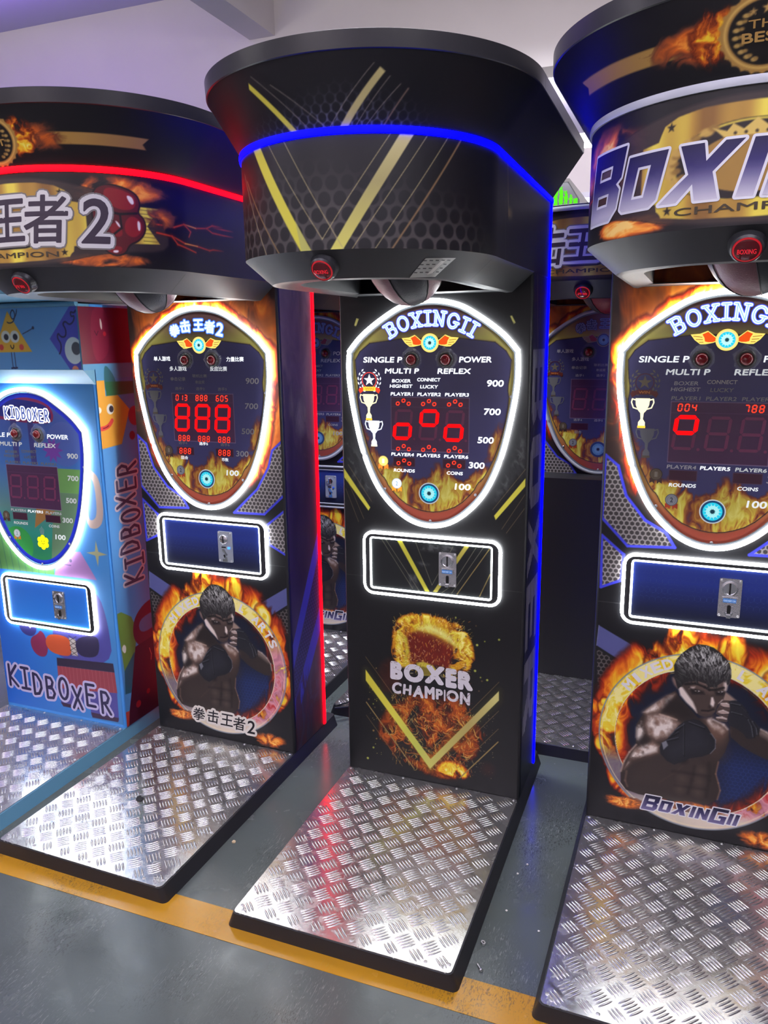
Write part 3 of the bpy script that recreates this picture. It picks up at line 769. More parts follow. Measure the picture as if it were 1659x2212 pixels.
A.fl_cheek2 = [(0.06,0.532),(0.068,0.544),(0.071,0.541),(0.058,0.529)]
A.eyeL = [(-0.014,0.56),(-0.004,0.563),(0.003,0.561),(-0.005,0.557)]
A.eyeR = [(0.053,0.567),(0.064,0.572),(0.07,0.571),(0.062,0.565)]
A.brows = [(-0.043,0.578),(-0.012,0.585),(0.015,0.577),(0.029,0.57),(0.047,0.573),(0.069,0.584)]
A.mouth = [(0.012,0.497),(0.031,0.499),(0.046,0.507)]
A.body = [(-0.07,0.552),(-0.094,0.532),(-0.126,0.501),(-0.155,0.474),(-0.165,0.449),(-0.182,0.414),(-0.183,0.377),(-0.178,0.342),(-0.198,0.311),(-0.213,0.275),(-0.222,0.236),(-0.22,0.195),(-0.202,0.172),(-0.161,0.164),(-0.117,0.164),(-0.031,0.166),(0.052,0.175),(0.08,0.2),(0.084,0.232),(0.078,0.257),(0.068,0.287),(0.073,0.333),(0.089,0.368),(0.098,0.411),(0.092,0.448),(0.082,0.462),(0.047,0.471),(0.031,0.468),(0.003,0.47),(-0.014,0.486),(-0.055,0.526)]
A.bh1 = [(-0.148,0.452),(-0.112,0.465),(-0.078,0.458),(-0.052,0.441),(-0.064,0.416),(-0.085,0.389),(-0.118,0.373),(-0.141,0.385),(-0.152,0.416)]
A.bh2 = [(-0.128,0.498),(-0.094,0.529),(-0.072,0.539),(-0.084,0.505),(-0.113,0.475),(-0.151,0.458),(-0.163,0.46)]
A.bh3 = [(-0.18,0.414),(-0.167,0.426),(-0.156,0.395),(-0.168,0.35),(-0.179,0.358)]
A.bh4 = [(-0.173,0.343),(-0.129,0.365),(-0.105,0.35),(-0.109,0.326),(-0.145,0.305),(-0.187,0.28),(-0.212,0.245),(-0.197,0.301)]
A.bh5 = [(0.02,0.47),(0.043,0.48),(0.047,0.465),(0.079,0.458),(0.091,0.442),(0.077,0.423),(0.049,0.431),(0.032,0.453)]
A.bd1 = [(-0.093,0.52),(-0.055,0.523),(-0.014,0.483),(-0.015,0.466),(-0.045,0.452),(-0.068,0.467),(-0.107,0.469)]
A.bd2 = [(-0.174,0.362),(-0.147,0.378),(-0.137,0.36),(-0.156,0.34),(-0.173,0.343)]
A.bline = [(0.073,0.33),(0.068,0.287),(0.078,0.257),(0.085,0.232),(0.079,0.198)]
A.fist = [(-0.105,0.346),(-0.1,0.364),(-0.084,0.38),(-0.069,0.405),(-0.052,0.434),(-0.034,0.454),(-0.01,0.464),(0.009,0.461),(0.03,0.446),(0.045,0.423),(0.059,0.404),(0.06,0.375),(0.047,0.354),(0.024,0.339),(-0.014,0.325),(-0.035,0.308),(-0.057,0.294),(-0.08,0.302),(-0.101,0.324)]
A.fistpatch = [(-0.1,0.364),(-0.087,0.374),(-0.08,0.358),(-0.093,0.34)]
A.fistlines = [[(-0.079,0.39),(-0.053,0.412)],[(-0.074,0.398),(-0.051,0.428)],[(-0.064,0.416),(-0.038,0.44)],[(-0.038,0.443),(-0.031,0.335)],[(-0.023,0.452),(0.022,0.441)],[(-0.084,0.376),(-0.052,0.392)],[(0.042,0.423),(0.058,0.394)]]
A.hand = [(0.069,0.541),(0.087,0.544),(0.097,0.537),(0.093,0.515),(0.087,0.471),(0.065,0.469),(0.053,0.474),(0.054,0.482),(0.066,0.487),(0.054,0.493),(0.054,0.509),(0.062,0.527)]
A.fing = [[(0.066,0.53),(0.081,0.533),(0.094,0.528),(0.092,0.519),(0.074,0.518),(0.064,0.522)],[(0.061,0.502),(0.073,0.508),(0.089,0.503),(0.092,0.498),(0.072,0.493),(0.058,0.495)],[(0.057,0.481),(0.072,0.485),(0.085,0.481),(0.086,0.476),(0.065,0.476)]]
A.wrap = [(0.087,0.541),(0.105,0.547),(0.125,0.538),(0.139,0.521),(0.15,0.498),(0.166,0.485),(0.182,0.468),(0.179,0.446),(0.16,0.427),(0.146,0.427),(0.138,0.44),(0.118,0.453),(0.094,0.463),(0.087,0.481),(0.093,0.515)]
A.wraplines = [[(0.093,0.536),(0.119,0.534),(0.139,0.516)],[(0.097,0.507),(0.126,0.503),(0.141,0.494)],[(0.146,0.49),(0.157,0.47),(0.164,0.436)],[(0.158,0.486),(0.171,0.466),(0.175,0.445)]]
A.neckR = [(0.074,0.572),(0.088,0.563),(0.108,0.548),(0.087,0.541),(0.069,0.541)]
A.arm = [(0.181,0.465),(0.2,0.457),(0.222,0.439),(0.238,0.417),(0.242,0.39),(0.239,0.366),(0.207,0.366),(0.17,0.379),(0.135,0.396),(0.101,0.423),(0.096,0.461),(0.118,0.453),(0.138,0.44),(0.146,0.427),(0.16,0.427),(0.179,0.446)]
A.armhi = [(0.184,0.463),(0.203,0.455),(0.225,0.434),(0.227,0.423),(0.202,0.438),(0.182,0.449)]
A.hexTR = [(0.336,1.305),(0.285,1.262),(0.267,1.2),(0.215,1.114),(0.107,1.016),(0.24,1.019),(0.338,1.106)]
A.hexTL = [(-0.321,1.298),(-0.282,1.266),(-0.254,1.174),(-0.194,1.1),(-0.131,1.065),(-0.102,1.02),(-0.241,1.013),(-0.323,1.098)]
A.hexMR = [(0.337,1.046),(0.25,0.978),(0.255,0.903),(0.337,0.862)]
A.hexML = [(-0.321,1.042),(-0.251,0.984),(-0.255,0.899),(-0.316,0.87)]
A.bandL = [(-0.316,0.74),(-0.32,0.67),(-0.181,0.594),(-0.112,0.637)]
A.bandR = [(0.348,0.755),(0.345,0.685),(0.202,0.586),(0.118,0.609)]
A.hexBL = [(-0.319,0.659),(-0.207,0.597),(-0.309,0.508)]
A.hexBR = [(0.345,0.675),(0.214,0.582),(0.241,0.536),(0.343,0.555)]
A.Vl = [(-0.253,0.459),(-0.253,0.416),(-0.001,0.103),(0.002,0.142)]
A.Vr = [(0.25,0.453),(0.251,0.418),(-0.001,0.103),(-0.001,0.141)]
A.Clines = [[(-0.252,0.51),(-0.126,0.352),(0.006,0.184)],[(0.25,0.487),(0.006,0.184)],[(0.251,0.378),(0.087,0.177)],[(0.251,0.309),(0.103,0.127),(0.062,0.18)],[(-0.253,0.275),(-0.11,0.093)]]
A.Cgold = [[(-0.252,0.328),(-0.064,0.092)],[(0.251,0.259),(0.113,0.09)]]
A.gl_out = [(-0.114,0.513),(-0.135,0.546),(-0.124,0.622),(-0.106,0.66),(-0.068,0.685),(-0.019,0.684),(0.049,0.679),(0.089,0.664),(0.12,0.637),(0.137,0.598),(0.141,0.564),(0.128,0.528),(0.077,0.513),(0.07,0.547),(-0.075,0.512)]
A.gl_core = [(-0.096,0.601),(-0.075,0.625),(-0.047,0.639),(0.002,0.632),(0.066,0.606),(0.083,0.597),(0.075,0.548),(0.07,0.512),(0.002,0.516),(-0.054,0.519),(-0.079,0.511),(-0.075,0.555)]
A.gl_white = [(-0.047,0.646),(-0.009,0.665),(0.036,0.653),(0.076,0.628),(0.087,0.608),(0.07,0.613),(0.029,0.635),(-0.019,0.646)]
A.gl_badge = [(-0.054,0.515),(-0.026,0.523),(0.009,0.514),(0.022,0.498),(0.016,0.476),(-0.026,0.469),(-0.047,0.488)]
A.thumb = [(-0.198,0.458),(-0.186,0.496),(-0.161,0.514),(-0.114,0.513),(-0.119,0.419),(-0.162,0.383),(-0.184,0.387)]
A.dots = [(0.197,0.63),(0.247,0.643),(0.17,0.613),(0.13,0.64),(0.164,0.516),(0.184,0.494),(0.189,0.481),(0.208,0.488),(0.179,0.442),(-0.21,0.471),(-0.242,0.342),(-0.224,0.326),(-0.218,0.313),(-0.225,0.217),(-0.213,0.186),(0.092,0.705),(0.165,0.683),(-0.226,0.147),(-0.25,0.098)]
A.flow = [(-0.126,0.345),(-0.097,0.364),(-0.04,0.381),(0.105,0.387),(0.136,0.342),(0.185,0.272),(0.155,0.198),(0.087,0.092),(0.01,0.091),(-0.041,0.107),(-0.117,0.145),(-0.186,0.207),(-0.186,0.249)]
A.CyL = [(-0.324,1.215),(-0.322,1.18),(-0.231,1.065),(-0.224,1.077)]
A.CyR = [(0.331,1.221),(0.329,1.191),(0.227,1.064),(0.221,1.078)]
A.Cty = [[(-0.264,1.727),(-0.255,1.724),(-0.266,1.699),(-0.273,1.702)],[(0.26,1.723),(0.266,1.724),(0.278,1.702),(0.272,1.698)]]
A.CgrL = [(-0.321,1.354),(-0.265,1.25),(-0.221,1.166),(-0.222,1.101),(-0.318,1.21)]
A.CgrR = [(0.324,1.373),(0.301,1.323),(0.274,1.243),(0.221,1.129),(0.328,1.221)]
A.Cl2 = [[(-0.313,1.178),(-0.249,1.034)],[(-0.317,1.139),(-0.27,1.022)],[(0.332,1.172),(0.248,1.034)],[(0.334,1.127),(0.264,1.022)],[(0.323,1.241),(0.216,1.098)],[(-0.306,1.226),(-0.219,1.099)]]
A.CpV = [[(-0.125,0.969),(-0.107,0.97),(-0.003,0.79),(-0.02,0.79)],[(0.139,0.967),(0.123,0.969),(0.009,0.791),(0.025,0.791)]]
A.Cpl = [[(-0.183,0.968),(-0.066,0.795)],[(-0.055,0.966),(0.006,0.815)],[(0.081,0.96),(0.006,0.815)],[(0.164,0.967),(0.077,0.82),(0.042,0.791)],[(0.188,0.967),(0.077,0.792)],[(-0.165,0.965),(-0.04,0.787)]]
A.Cpg = [[(0.208,0.962),(0.097,0.792)],[(0.212,0.874),(0.177,0.793)]]
A.Cpgrey = [[(-0.035,0.94),(-0.01,0.963),(0.076,0.962),(0.091,0.949),(0.031,0.934)],[(-0.051,0.893),(-0.025,0.896),(-0.004,0.888),(-0.03,0.88)],[(-0.082,0.845),(-0.051,0.848),(-0.046,0.802),(-0.072,0.794)]]
def mirror(p): return [(-x, z) for x, z in p]
RC = (.004, .381)                       # centre of the fire ring on the lower front
GOLDY = [(0, (16, 10, 10)), (.28, (96, 30, 12)), (.48, (200, 96, 18)), (.66, (238, 190, 40)), (.85, (240, 220, 60)), (1, (250, 240, 150))]
SOFT = [(0, (40, 26, 22)), (.35, (122, 60, 34)), (.6, (214, 104, 30)), (.8, (246, 160, 60)), (1, (255, 214, 120))]
PANELFIRE = [(0, (62, 44, 50)), (.3, (110, 52, 44)), (.5, (176, 120, 48)), (.7, (206, 190, 70)), (1, (226, 222, 120))]

def paint_boxer(c):
    skin_d, skin_m, skin_l, skin_h = (36, 30, 28), (84, 66, 56), (160, 130, 112), (226, 216, 204)
    c.poly(A.arm, (50, 42, 38)); c.poly(A.armhi, (158, 140, 126), .010, .8); c.line([A.arm[k] for k in (0, 1, 2, 3, 4)], .004, (196, 180, 166), .003, .8)
    c.poly(A.neckR, (150, 128, 112), .004)
    c.poly(A.body, (46, 38, 34)); c.poly(A.body, (62, 51, 45), .03, .6, grow=-.03)
    wet = lambda k, s0=60: (lambda X, Z: np.clip(fbm(X*s0+k, Z*s0*.8, 3)*3.0-.75, .12, 1))
    # torso tones
    c.poly(A.bh1, skin_m, .030); c.poly(A.bh1, skin_l, .014, .9, grow=-.002); c.poly(A.bh1, skin_h, .010, 1, grow=-.006, fn=wet(1))
    c.poly(A.bh2, skin_l, .010, .9); c.poly(A.bh2, skin_h, .006, 1, grow=-.003, fn=wet(5))
    c.poly(A.bh3, skin_h, .007, .95, fn=wet(9)); c.poly(A.bh4, skin_m, .014, .9); c.poly(A.bh4, skin_l, .010, .9, grow=-.004, fn=wet(2, 40)); c.poly(A.bh4, skin_h, .006, .95, grow=-.006, fn=wet(7, 70))
    c.poly(A.bd1, skin_d, .012, .95); c.poly(A.bd2, skin_d, .010, .9)
    for x, z, r in ((-.122, .43, .008), (-.135, .405, .007)): c.disc(x, z, r, (110, 82, 70), r*.7, .7)
    c.line([(-.112, .462), (-.085, .457), (-.06, .452)], .004, (196, 170, 150), .003, .9)
    c.poly(A.bh5, (120, 92, 76), .016); c.poly(A.bh5, (222, 208, 194), .006, .95, grow=-.004, fn=wet(3, 50)); c.line([(.047, .472), (.078, .46), (.09, .447)], .005, (226, 214, 202), .004, .8)
    c.disc(.055, .418, .030, (110, 82, 66), .022, .8); c.disc(.062, .365, .03, (70, 54, 46), .025, .6)
    c.line(A.bline, .003, (150, 112, 86), .003, .9)
    c.line([(-.012, .32), (-.05, .27), (-.1, .22)], .004, (70, 54, 46), .004, .6)
    c.line([(-.178, .342), (-.198, .311), (-.213, .275), (-.221, .236)], .004, (190, 164, 146), .003, .9)
    c.line([(-.203, .24), (-.206, .205), (-.198, .185)], .004, (120, 92, 78), .004, .8)
    c.disc(-.03, .315, .012, (24, 20, 20), .008, .8)
    for p in ([(.005, .30), (.0, .25), (-.01, .20)], [(.045, .32), (.05, .26), (.045, .2)], [(-.05, .22), (.04, .225)], [(-.06, .27), (.05, .275)]): c.line(p, .006, (30, 25, 23), .006, .7)
    for x, z in ((.025, .29), (.022, .25), (.02, .21), (-.03, .25), (-.035, .21)): c.disc(x, z, .014, (84, 70, 61), .012, .55)
    # head
    c.poly(A.face, (70, 58, 52)); c.poly(A.ear, (120, 98, 88), .004); c.line(A.ear[1:5], .004, (50, 40, 36), .003)
    c.poly([(-.02, .575), (.03, .56), (.07, .58), (.07, .605), (.02, .600), (-.03, .595)], (108, 90, 80), .012, .8)
    c.poly(A.fl_jaw, (222, 208, 196), .0035); c.poly(A.fl_brow, (200, 182, 168), .0035); c.poly(A.fl_nose, (228, 214, 202), .0025)
    c.poly(A.fl_cheek, (206, 190, 178), .004); c.poly(A.fl_cheek2, (208, 192, 178), .0025)
    c.poly([(-.03, .568), (.012, .562), (.016, .553), (-.02, .548)], (24, 20, 20), .004, .9); c.poly([(.045, .566), (.074, .572), (.07, .558), (.05, .556)], (24, 20, 20), .004, .9)
    c.poly(A.eyeL, (196, 190, 186), .0012); c.poly(A.eyeR, (170, 164, 160), .0012); c.disc(-.006, .560, .0028, (14, 12, 12)); c.disc(.061, .568, .0025, (14, 12, 12))
    c.line(A.brows[:4], .006, (20, 17, 17), .003); c.line(A.brows[3:], .006, (20, 17, 17), .003)
    for d in (.010, .016): c.line([(x, z+d) for x, z in A.brows[1:5]], .0016, (128, 108, 98), .0012, .8)
    c.line(A.mouth, .005, (26, 20, 20), .002); c.line([(x+.002, z-.007) for x, z in A.mouth], .004, (88, 70, 62), .003, .7)
    c.disc(.036, .513, .006, (40, 30, 28), .004, .8)
    c.poly(A.hair, (38, 36, 36))
    rr = random.Random(5); hp = points_in(A.hair)
    for _ in range(620):
        x, z = rr.uniform(-.08, .088), rr.uniform(.58, .717)
        if not hp(np.array([[x]]), np.array([[z]]))[0, 0]: continue
        a = -1.25-1.6*(x-.0)*4+rr.uniform(-.45, .45); l = rr.uniform(.006, .016); g = rr.uniform(90, 225)*min(1, max(.28, (z-.575)/.10))
        c.line([(x, z), (x+l*math.cos(a), z+l*math.sin(a))], rr.uniform(.0012, .0028), (g, g, g*.97), .0012, .9)
    # wrapped hands
    c.poly(A.hand, (74, 60, 54)); 
    for f in A.fing: c.poly(f, (176, 156, 144), .005); c.line(f[:3], .003, (222, 210, 198), .002, .9); c.line(f[3:], .0025, (30, 24, 24), .002)
    c.poly(A.wrap, (34, 35, 40))
    for l in A.wraplines: c.line(l, .0028, (100, 102, 108), .0016, .85); c.line([(x+.004, z-.003) for x, z in l], .003, (14, 14, 16), .002, .9)
    c.poly(A.fist, (27, 28, 33)); c.poly(A.fist, (44, 45, 52), .02, .7, grow=-.022)
    for l in A.fistlines: c.line(l, .0026, (84, 86, 94), .0016, .8); c.line([(x+.002, z-.005) for x, z in l], .003, (10, 10, 12), .002, .9)
    c.poly(A.fistpatch, (120, 122, 128), .002); c.line(A.fist[9:13], .002, (120, 122, 130), .0015, .9)

def fire_front():
    c = Canvas(-.322, .322, .052, 1.852, .0017, (17, 17, 20))
    R = np.hypot(c.X-RC[0], c.Z-RC[1])
    # upper fire behind the shield
    sl, d = c.sdf(SHIELD, 3.0); d = np.maximum(d, 0)
    up = np.clip((c.Z-1.02)/.22, 0, 1)
    c.im[:] = c.im*(1-up[..., None])+np.array((46, 31, 28))*up[..., None]
    c.fire(lambda X, Z: up*np.clip(1.15-d/.20, 0, 1), 5.5, 3.3, SOFT, 1.35, .6)
    c.fire(lambda X, Z: up*np.clip(1.0-d/.055, 0, 1), 11, 8.1, FIRE, 1.6, .5)
    for k, (x, z, r) in enumerate(((-.27, 1.76, .09), (.26, 1.79, .10), (.29, 1.62, .07), (-.30, 1.6, .07))):
        c.disc(x, z, r, (92, 62, 48), .012, .35, r0=r*.55)
    # dark lower body, hex mesh panels, blue bands
    lo = np.clip((1.21-c.Z-.25*np.abs(c.X))/.03, 0, 1)*np.clip((d-.012)/.02, 0, 1)
    low2 = np.clip((1.02-c.Z)/.02, 0, 1); m = np.maximum(lo*.8, low2)[..., None]; c.im = c.im*(1-m)+np.array((19, 19, 23))*m
    for p in (A.hexTR, A.hexTL, A.hexMR, A.hexML):
        c.hexes(p, .0165, (146, 140, 138), (58, 54, 54), .13); c.line(p, .0085, (58, 62, 204), closed=True)
    for p in (A.bandL, A.bandR): c.poly(p, (84, 88, 138)); c.line(p[:2], .0012, (150, 152, 190))
    for p in (A.hexBL, A.hexBR): c.hexes(p, .0155, (92, 86, 84), (24, 22, 24), .13)
    c.line([(-.33, .822), (.33, .822)], .0016, (70, 72, 74))
    # fire around the ring
    th = np.arctan2(c.Z-RC[1], c.X-RC[0])
    lick = .055*np.clip(np.sin(th)+.35, 0, 1.2)+.02*np.cos(3*th+.6)**2
    ringm = lambda X, Z: np.clip(1-(np.maximum(R-.30, 0))/(.022+1.25*lick), 0, 1)*(R > .24)*np.clip((Z-.12)/.05, 0, 1)*np.clip(1.15-np.maximum(0, -(X+.05))*0, 0, 1)
    c.fire(ringm, 13, 1.7, FIRE, 1.55, .55)
    for x, z, w in ((-.06, .70, .075), (.085, .70, .06), (-.13, .64, .06), (.21, .60, .055), (-.285, .46, .03), (-.29, .33, .03), (.30, .40, .03), (.285, .28, .035)):
        c.fire(lambda X, Z, x=x, z=z, w=w: np.clip(1-np.hypot((X-x)/w, (Z-z)/(w*1.5)), 0, 1)*1.3, 16, x*40, GOLDY, 1.8, .5)
    # ring itself
    inside = np.clip((.250-R)/.002+.5, 0, 1); ring = np.clip((.3015-R)/.002+.5, 0, 1)*(1-inside)
    c.blend((slice(None), slice(None)), ring, (60, 44, 36))
    ta = np.clip(np.cos(th-1.35)*.9+.75, 0.35, 1.2)
    c.fire(lambda X, Z: ring*ta*1.25, 17, 4.4, GOLDY, 2.0, .8)
    c.fire(lambda X, Z: ring*np.clip(np.cos(th+.6)-.2, 0, 1), 15, 9.4, [(0, (120, 60, 80)), (.5, (220, 150, 160)), (.75, (190, 50, 50)), (1, (250, 236, 220))], 1.5, .8)
    bl = np.clip((-c.X-.02)/.1, 0, 1)*np.clip((.33-c.Z)/.06, 0, 1)*ring
    c.blend((slice(None), slice(None)), bl*.85, (108, 108, 132))
    bt = np.clip((.17-c.Z)/.04, 0, 1)*ring; c.blend((slice(None), slice(None)), bt*.9, (226, 216, 190))
    c.blend((slice(None), slice(None)), inside, (19, 25, 44))
    hx = hexcol(c.X, c.Z, .014, (34, 56, 112), (24, 40, 84), .05); hm = inside*np.clip((c.X-.04)/.08, 0, 1)*np.clip((.42-c.Z)/.1, 0, 1)
    c.im = c.im*(1-hm[..., None])+hx*hm[..., None]
    for r, w, col in ((.3015, .0045, (128, 138, 146)), (.2935, .002, (238, 226, 180)), (.250, .0042, (240, 232, 190)), (.2435, .0016, (196, 170, 90))):
        c.disc(RC[0], RC[1], r+w/2, col, None, .95, r-w/2)
    infl = lambda X, Z: inside*np.clip((R-.16)/.09, 0, 1)*np.clip(.55+.8*np.cos(th-2.5)+.7*np.cos(th+.75), 0, 1.2)
    c.fire(infl, 15, 6.2, FIRE, 1.6, .6)
    paint_boxer(c)
    # wisps under the ring
    for x, z, sx, sz in ((-.20, .125, .09, .03), (.22, .085, .09, .04), (0, .155, .13, .022)):
        c.fire(lambda X, Z, x=x, z=z, sx=sx, sz=sz: np.clip(1.1-np.hypot((X-x)/sx, (Z-z)/sz), 0, 1), 20, 5+x, SOFT, 1.8, 1.6)
    g = np.exp(-((c.X-.01)/.17)**2-((c.Z-.135)/.035)**2); c.blend((slice(None), slice(None)), g*.35, (226, 220, 200))
    return c
def front_mesh(name, c):
    a = points_in(inset(SHIELD, .009)); b = points_in(inset(COIN_IN, .002))
    return c.mesh(name, front_map, lambda X, Z: ~(a(X, Z) | b(X, Z)))

def spark_lines(c, n, box, rr, cols, l=(.003, .010), w=(.0008, .0018), ang=None):
    for _ in range(n):
        x, z = rr.uniform(*box[:2]), rr.uniform(*box[2:]); a = rr.uniform(-2.2, -.9) if ang is None else ang+rr.uniform(-.5, .5); k = rr.uniform(*l)
        c.line([(x, z), (x+k*math.cos(a), z+k*math.sin(a))], rr.uniform(*w), rr.choice(cols), .001, rr.uniform(.5, 1))
def glove_front():
    c = Canvas(-.322, .322, .052, 1.852, .0017, (21, 21, 23)); rr = random.Random(2)
    # torn grey texture and gold lines beside the shield
    for p in (A.CgrL, A.CgrR):
        c.poly(p, (40, 41, 43), .02, fn=lambda X, Z: np.clip(ridged(X*40, Z*30+X*40)*2.4-.8, 0, 1))
        c.poly(p, (84, 86, 86), .015, fn=lambda X, Z: np.clip(ridged(X*26+Z*22, Z*14-X*20)*3-2.05, 0, 1))
    for p in (A.CyL, A.CyR): c.poly(p, (206, 200, 70), .0012)
    for p in A.Cty: c.poly(p, (176, 170, 96), .0012, fn=lambda X, Z: np.clip(fbm(X*120, Z*120)*2.2-.2, .2, 1))
    for p in A.Cl2: c.line(p, .0011, (128, 110, 74))
    c.line([(-.33, .822), (-.245, .822)], .0014, (62, 64, 66)); c.line([(.245, .822), (.33, .822)], .0014, (62, 64, 66))
    # lower picture: flaming glove, V of gold bands
    fl = A.flow; sl, d = c.sdf(fl, .06)
    X, Z = c.X[sl], c.Z[sl]
    c.fire(lambda X, Z: np.clip(.95-d/.045, 0, 1)*.92, 19, 2.2, [(0, (14, 9, 8)), (.3, (74, 26, 10)), (.52, (164, 74, 18)), (.75, (224, 140, 30)), (1, (248, 210, 90))], .95, .8, sl)
    inf = points_in(smooth_loop(fl, 1))
    for _ in range(700):
        x, z = rr.uniform(-.19, .19), rr.uniform(.075, .43)
        if not inf(np.array([[x]]), np.array([[z]]))[0, 0]: continue
        P = [(x, z)]
        for k in range(rr.randint(3, 8)):
            a = 9*float(fbm(np.array(P[-1][0]*22+3.), np.array(P[-1][1]*22.), 2)); P.append((P[-1][0]+.0048*math.cos(a), P[-1][1]+.0048*math.sin(a)))
        c.line(P, rr.uniform(.0008, .0019), rr.choice([(226, 120, 30), (240, 170, 60), (196, 84, 24), (250, 214, 110), (150, 60, 20)]), .0011, rr.uniform(.45, .95))
    c.fire(lambda X, Z: np.clip(1-np.hypot((X-.085)/.085, (Z-.115)/.05), 0, 1)*1.3, 24, 7, GOLDY, 1.9, .8)
    c.poly(A.thumb, (46, 22, 18), .012); c.poly(A.thumb, (70, 32, 22), .012, .6, fn=lambda X, Z: np.clip(ridged(X*40, Z*40)*2-.9, 0, 1))
    gl = A.gl_out; sl, d = c.sdf(gl, .05); sx, dc = c.sdf(A.gl_core, .2)
    c.fire(lambda X, Z: np.clip(1.05-d/.03, 0, 1), 30, 4.1, [(0, (20, 10, 6)), (.25, (110, 52, 10)), (.5, (196, 130, 20)), (.75, (226, 206, 50)), (1, (250, 240, 130))], 1.6, .8, sl)
    c.poly(A.gl_core, (92, 22, 16), .006); c.poly(A.gl_core, (128, 34, 20), .02, .8, fn=lambda X, Z: fbm(X*30, Z*12)*1.3)
    c.poly(A.gl_white, (250, 250, 200), .010); c.poly(A.gl_white, (210, 210, 60), .02, .5, grow=.012)
    c.line([(-.118, .622), (-.095, .60), (-.088, .555), (-.098, .50)], .012, (196, 186, 50), .006)
    c.line([(-.118, .585), (-.103, .545), (-.095, .50)], .006, (206, 176, 46), .003)
    inp = points_in(gl)
    for _ in range(1500):
        x, z = rr.uniform(-.145, .15), rr.uniform(.47, .70)
        e = min(1, max(0, 1-abs(math.hypot((x-.005)/.13, (z-.575)/.12)-1)/.45))
        if rr.random() > e*.9+.06: continue
        a = math.atan2(z-.53, x)+rr.uniform(-.5, .5)-PI*(z < .62); k = rr.uniform(.003, .011)
        c.line([(x, z), (x+k*math.cos(a), z+k*math.sin(a))], rr.uniform(.0009, .0018), rr.choice([(250, 230, 110), (240, 200, 60), (255, 246, 190), (200, 120, 30)]), .001, rr.uniform(.5, 1))
    spark_lines(c, 130, (-.08, .09, .52, .63), rr, [(240, 200, 90), (250, 236, 160), (200, 110, 40)])
    c.poly(A.gl_badge, (196, 182, 60), .003); c.poly([(x*.8-.007, .47+(z-.47)*.6+.002) for x, z in A.gl_badge], (90, 78, 24), .003, .7)
    spark_lines(c, 420, (-.15, .16, .10, .40), rr, [(250, 190, 60), (240, 140, 40), (255, 226, 130), (220, 100, 20)], (.003, .016), ang=None)
    spark_lines(c, 120, (-.15, -.05, .27, .42), rr, [(230, 200, 110), (190, 150, 60)], ang=-1.5)
    for x, z in A.dots: c.disc(x, z, rr.uniform(.0022, .0052), rr.choice([(190, 200, 80), (160, 130, 70), (120, 96, 60)]), .0018, .9)
    for _ in range(130):
        x, z = rr.uniform(.11, .235), rr.uniform(.09, .36); c.disc(x, z, rr.uniform(.0006, .0014), (180, 165, 120), .0008, rr.uniform(.4, 1))
    for _ in range(24):
        x, z = rr.uniform(-.24, -.19), rr.uniform(.12, .42); c.disc(x, z, rr.uniform(.0008, .0016), (190, 180, 90), .0008, 1)
    c.disc(.215, .145, .022, (52, 26, 22), .014, .8)
    for p in (A.Vl, A.Vr): c.poly(p, (120, 116, 30), .016, .35, grow=.006)
    c.poly(A.Vr, lambda X, Z: ramp((X)/.24, [(0, (198, 194, 100)), (.6, (176, 160, 92)), (1, (206, 200, 122))]), .0012)
    c.poly(A.Vl, lambda X, Z: ramp((X+.24)/.24, [(0, (206, 198, 62)), (.4, (214, 208, 74)), (.8, (190, 196, 84)), (1, (198, 194, 100))]), .0012)
    for p in A.Clines: c.line(p, .0012, (150, 122, 72))
    for p in A.Cgold: c.line(p, .0042, (150, 128, 74), .0012)
    return c

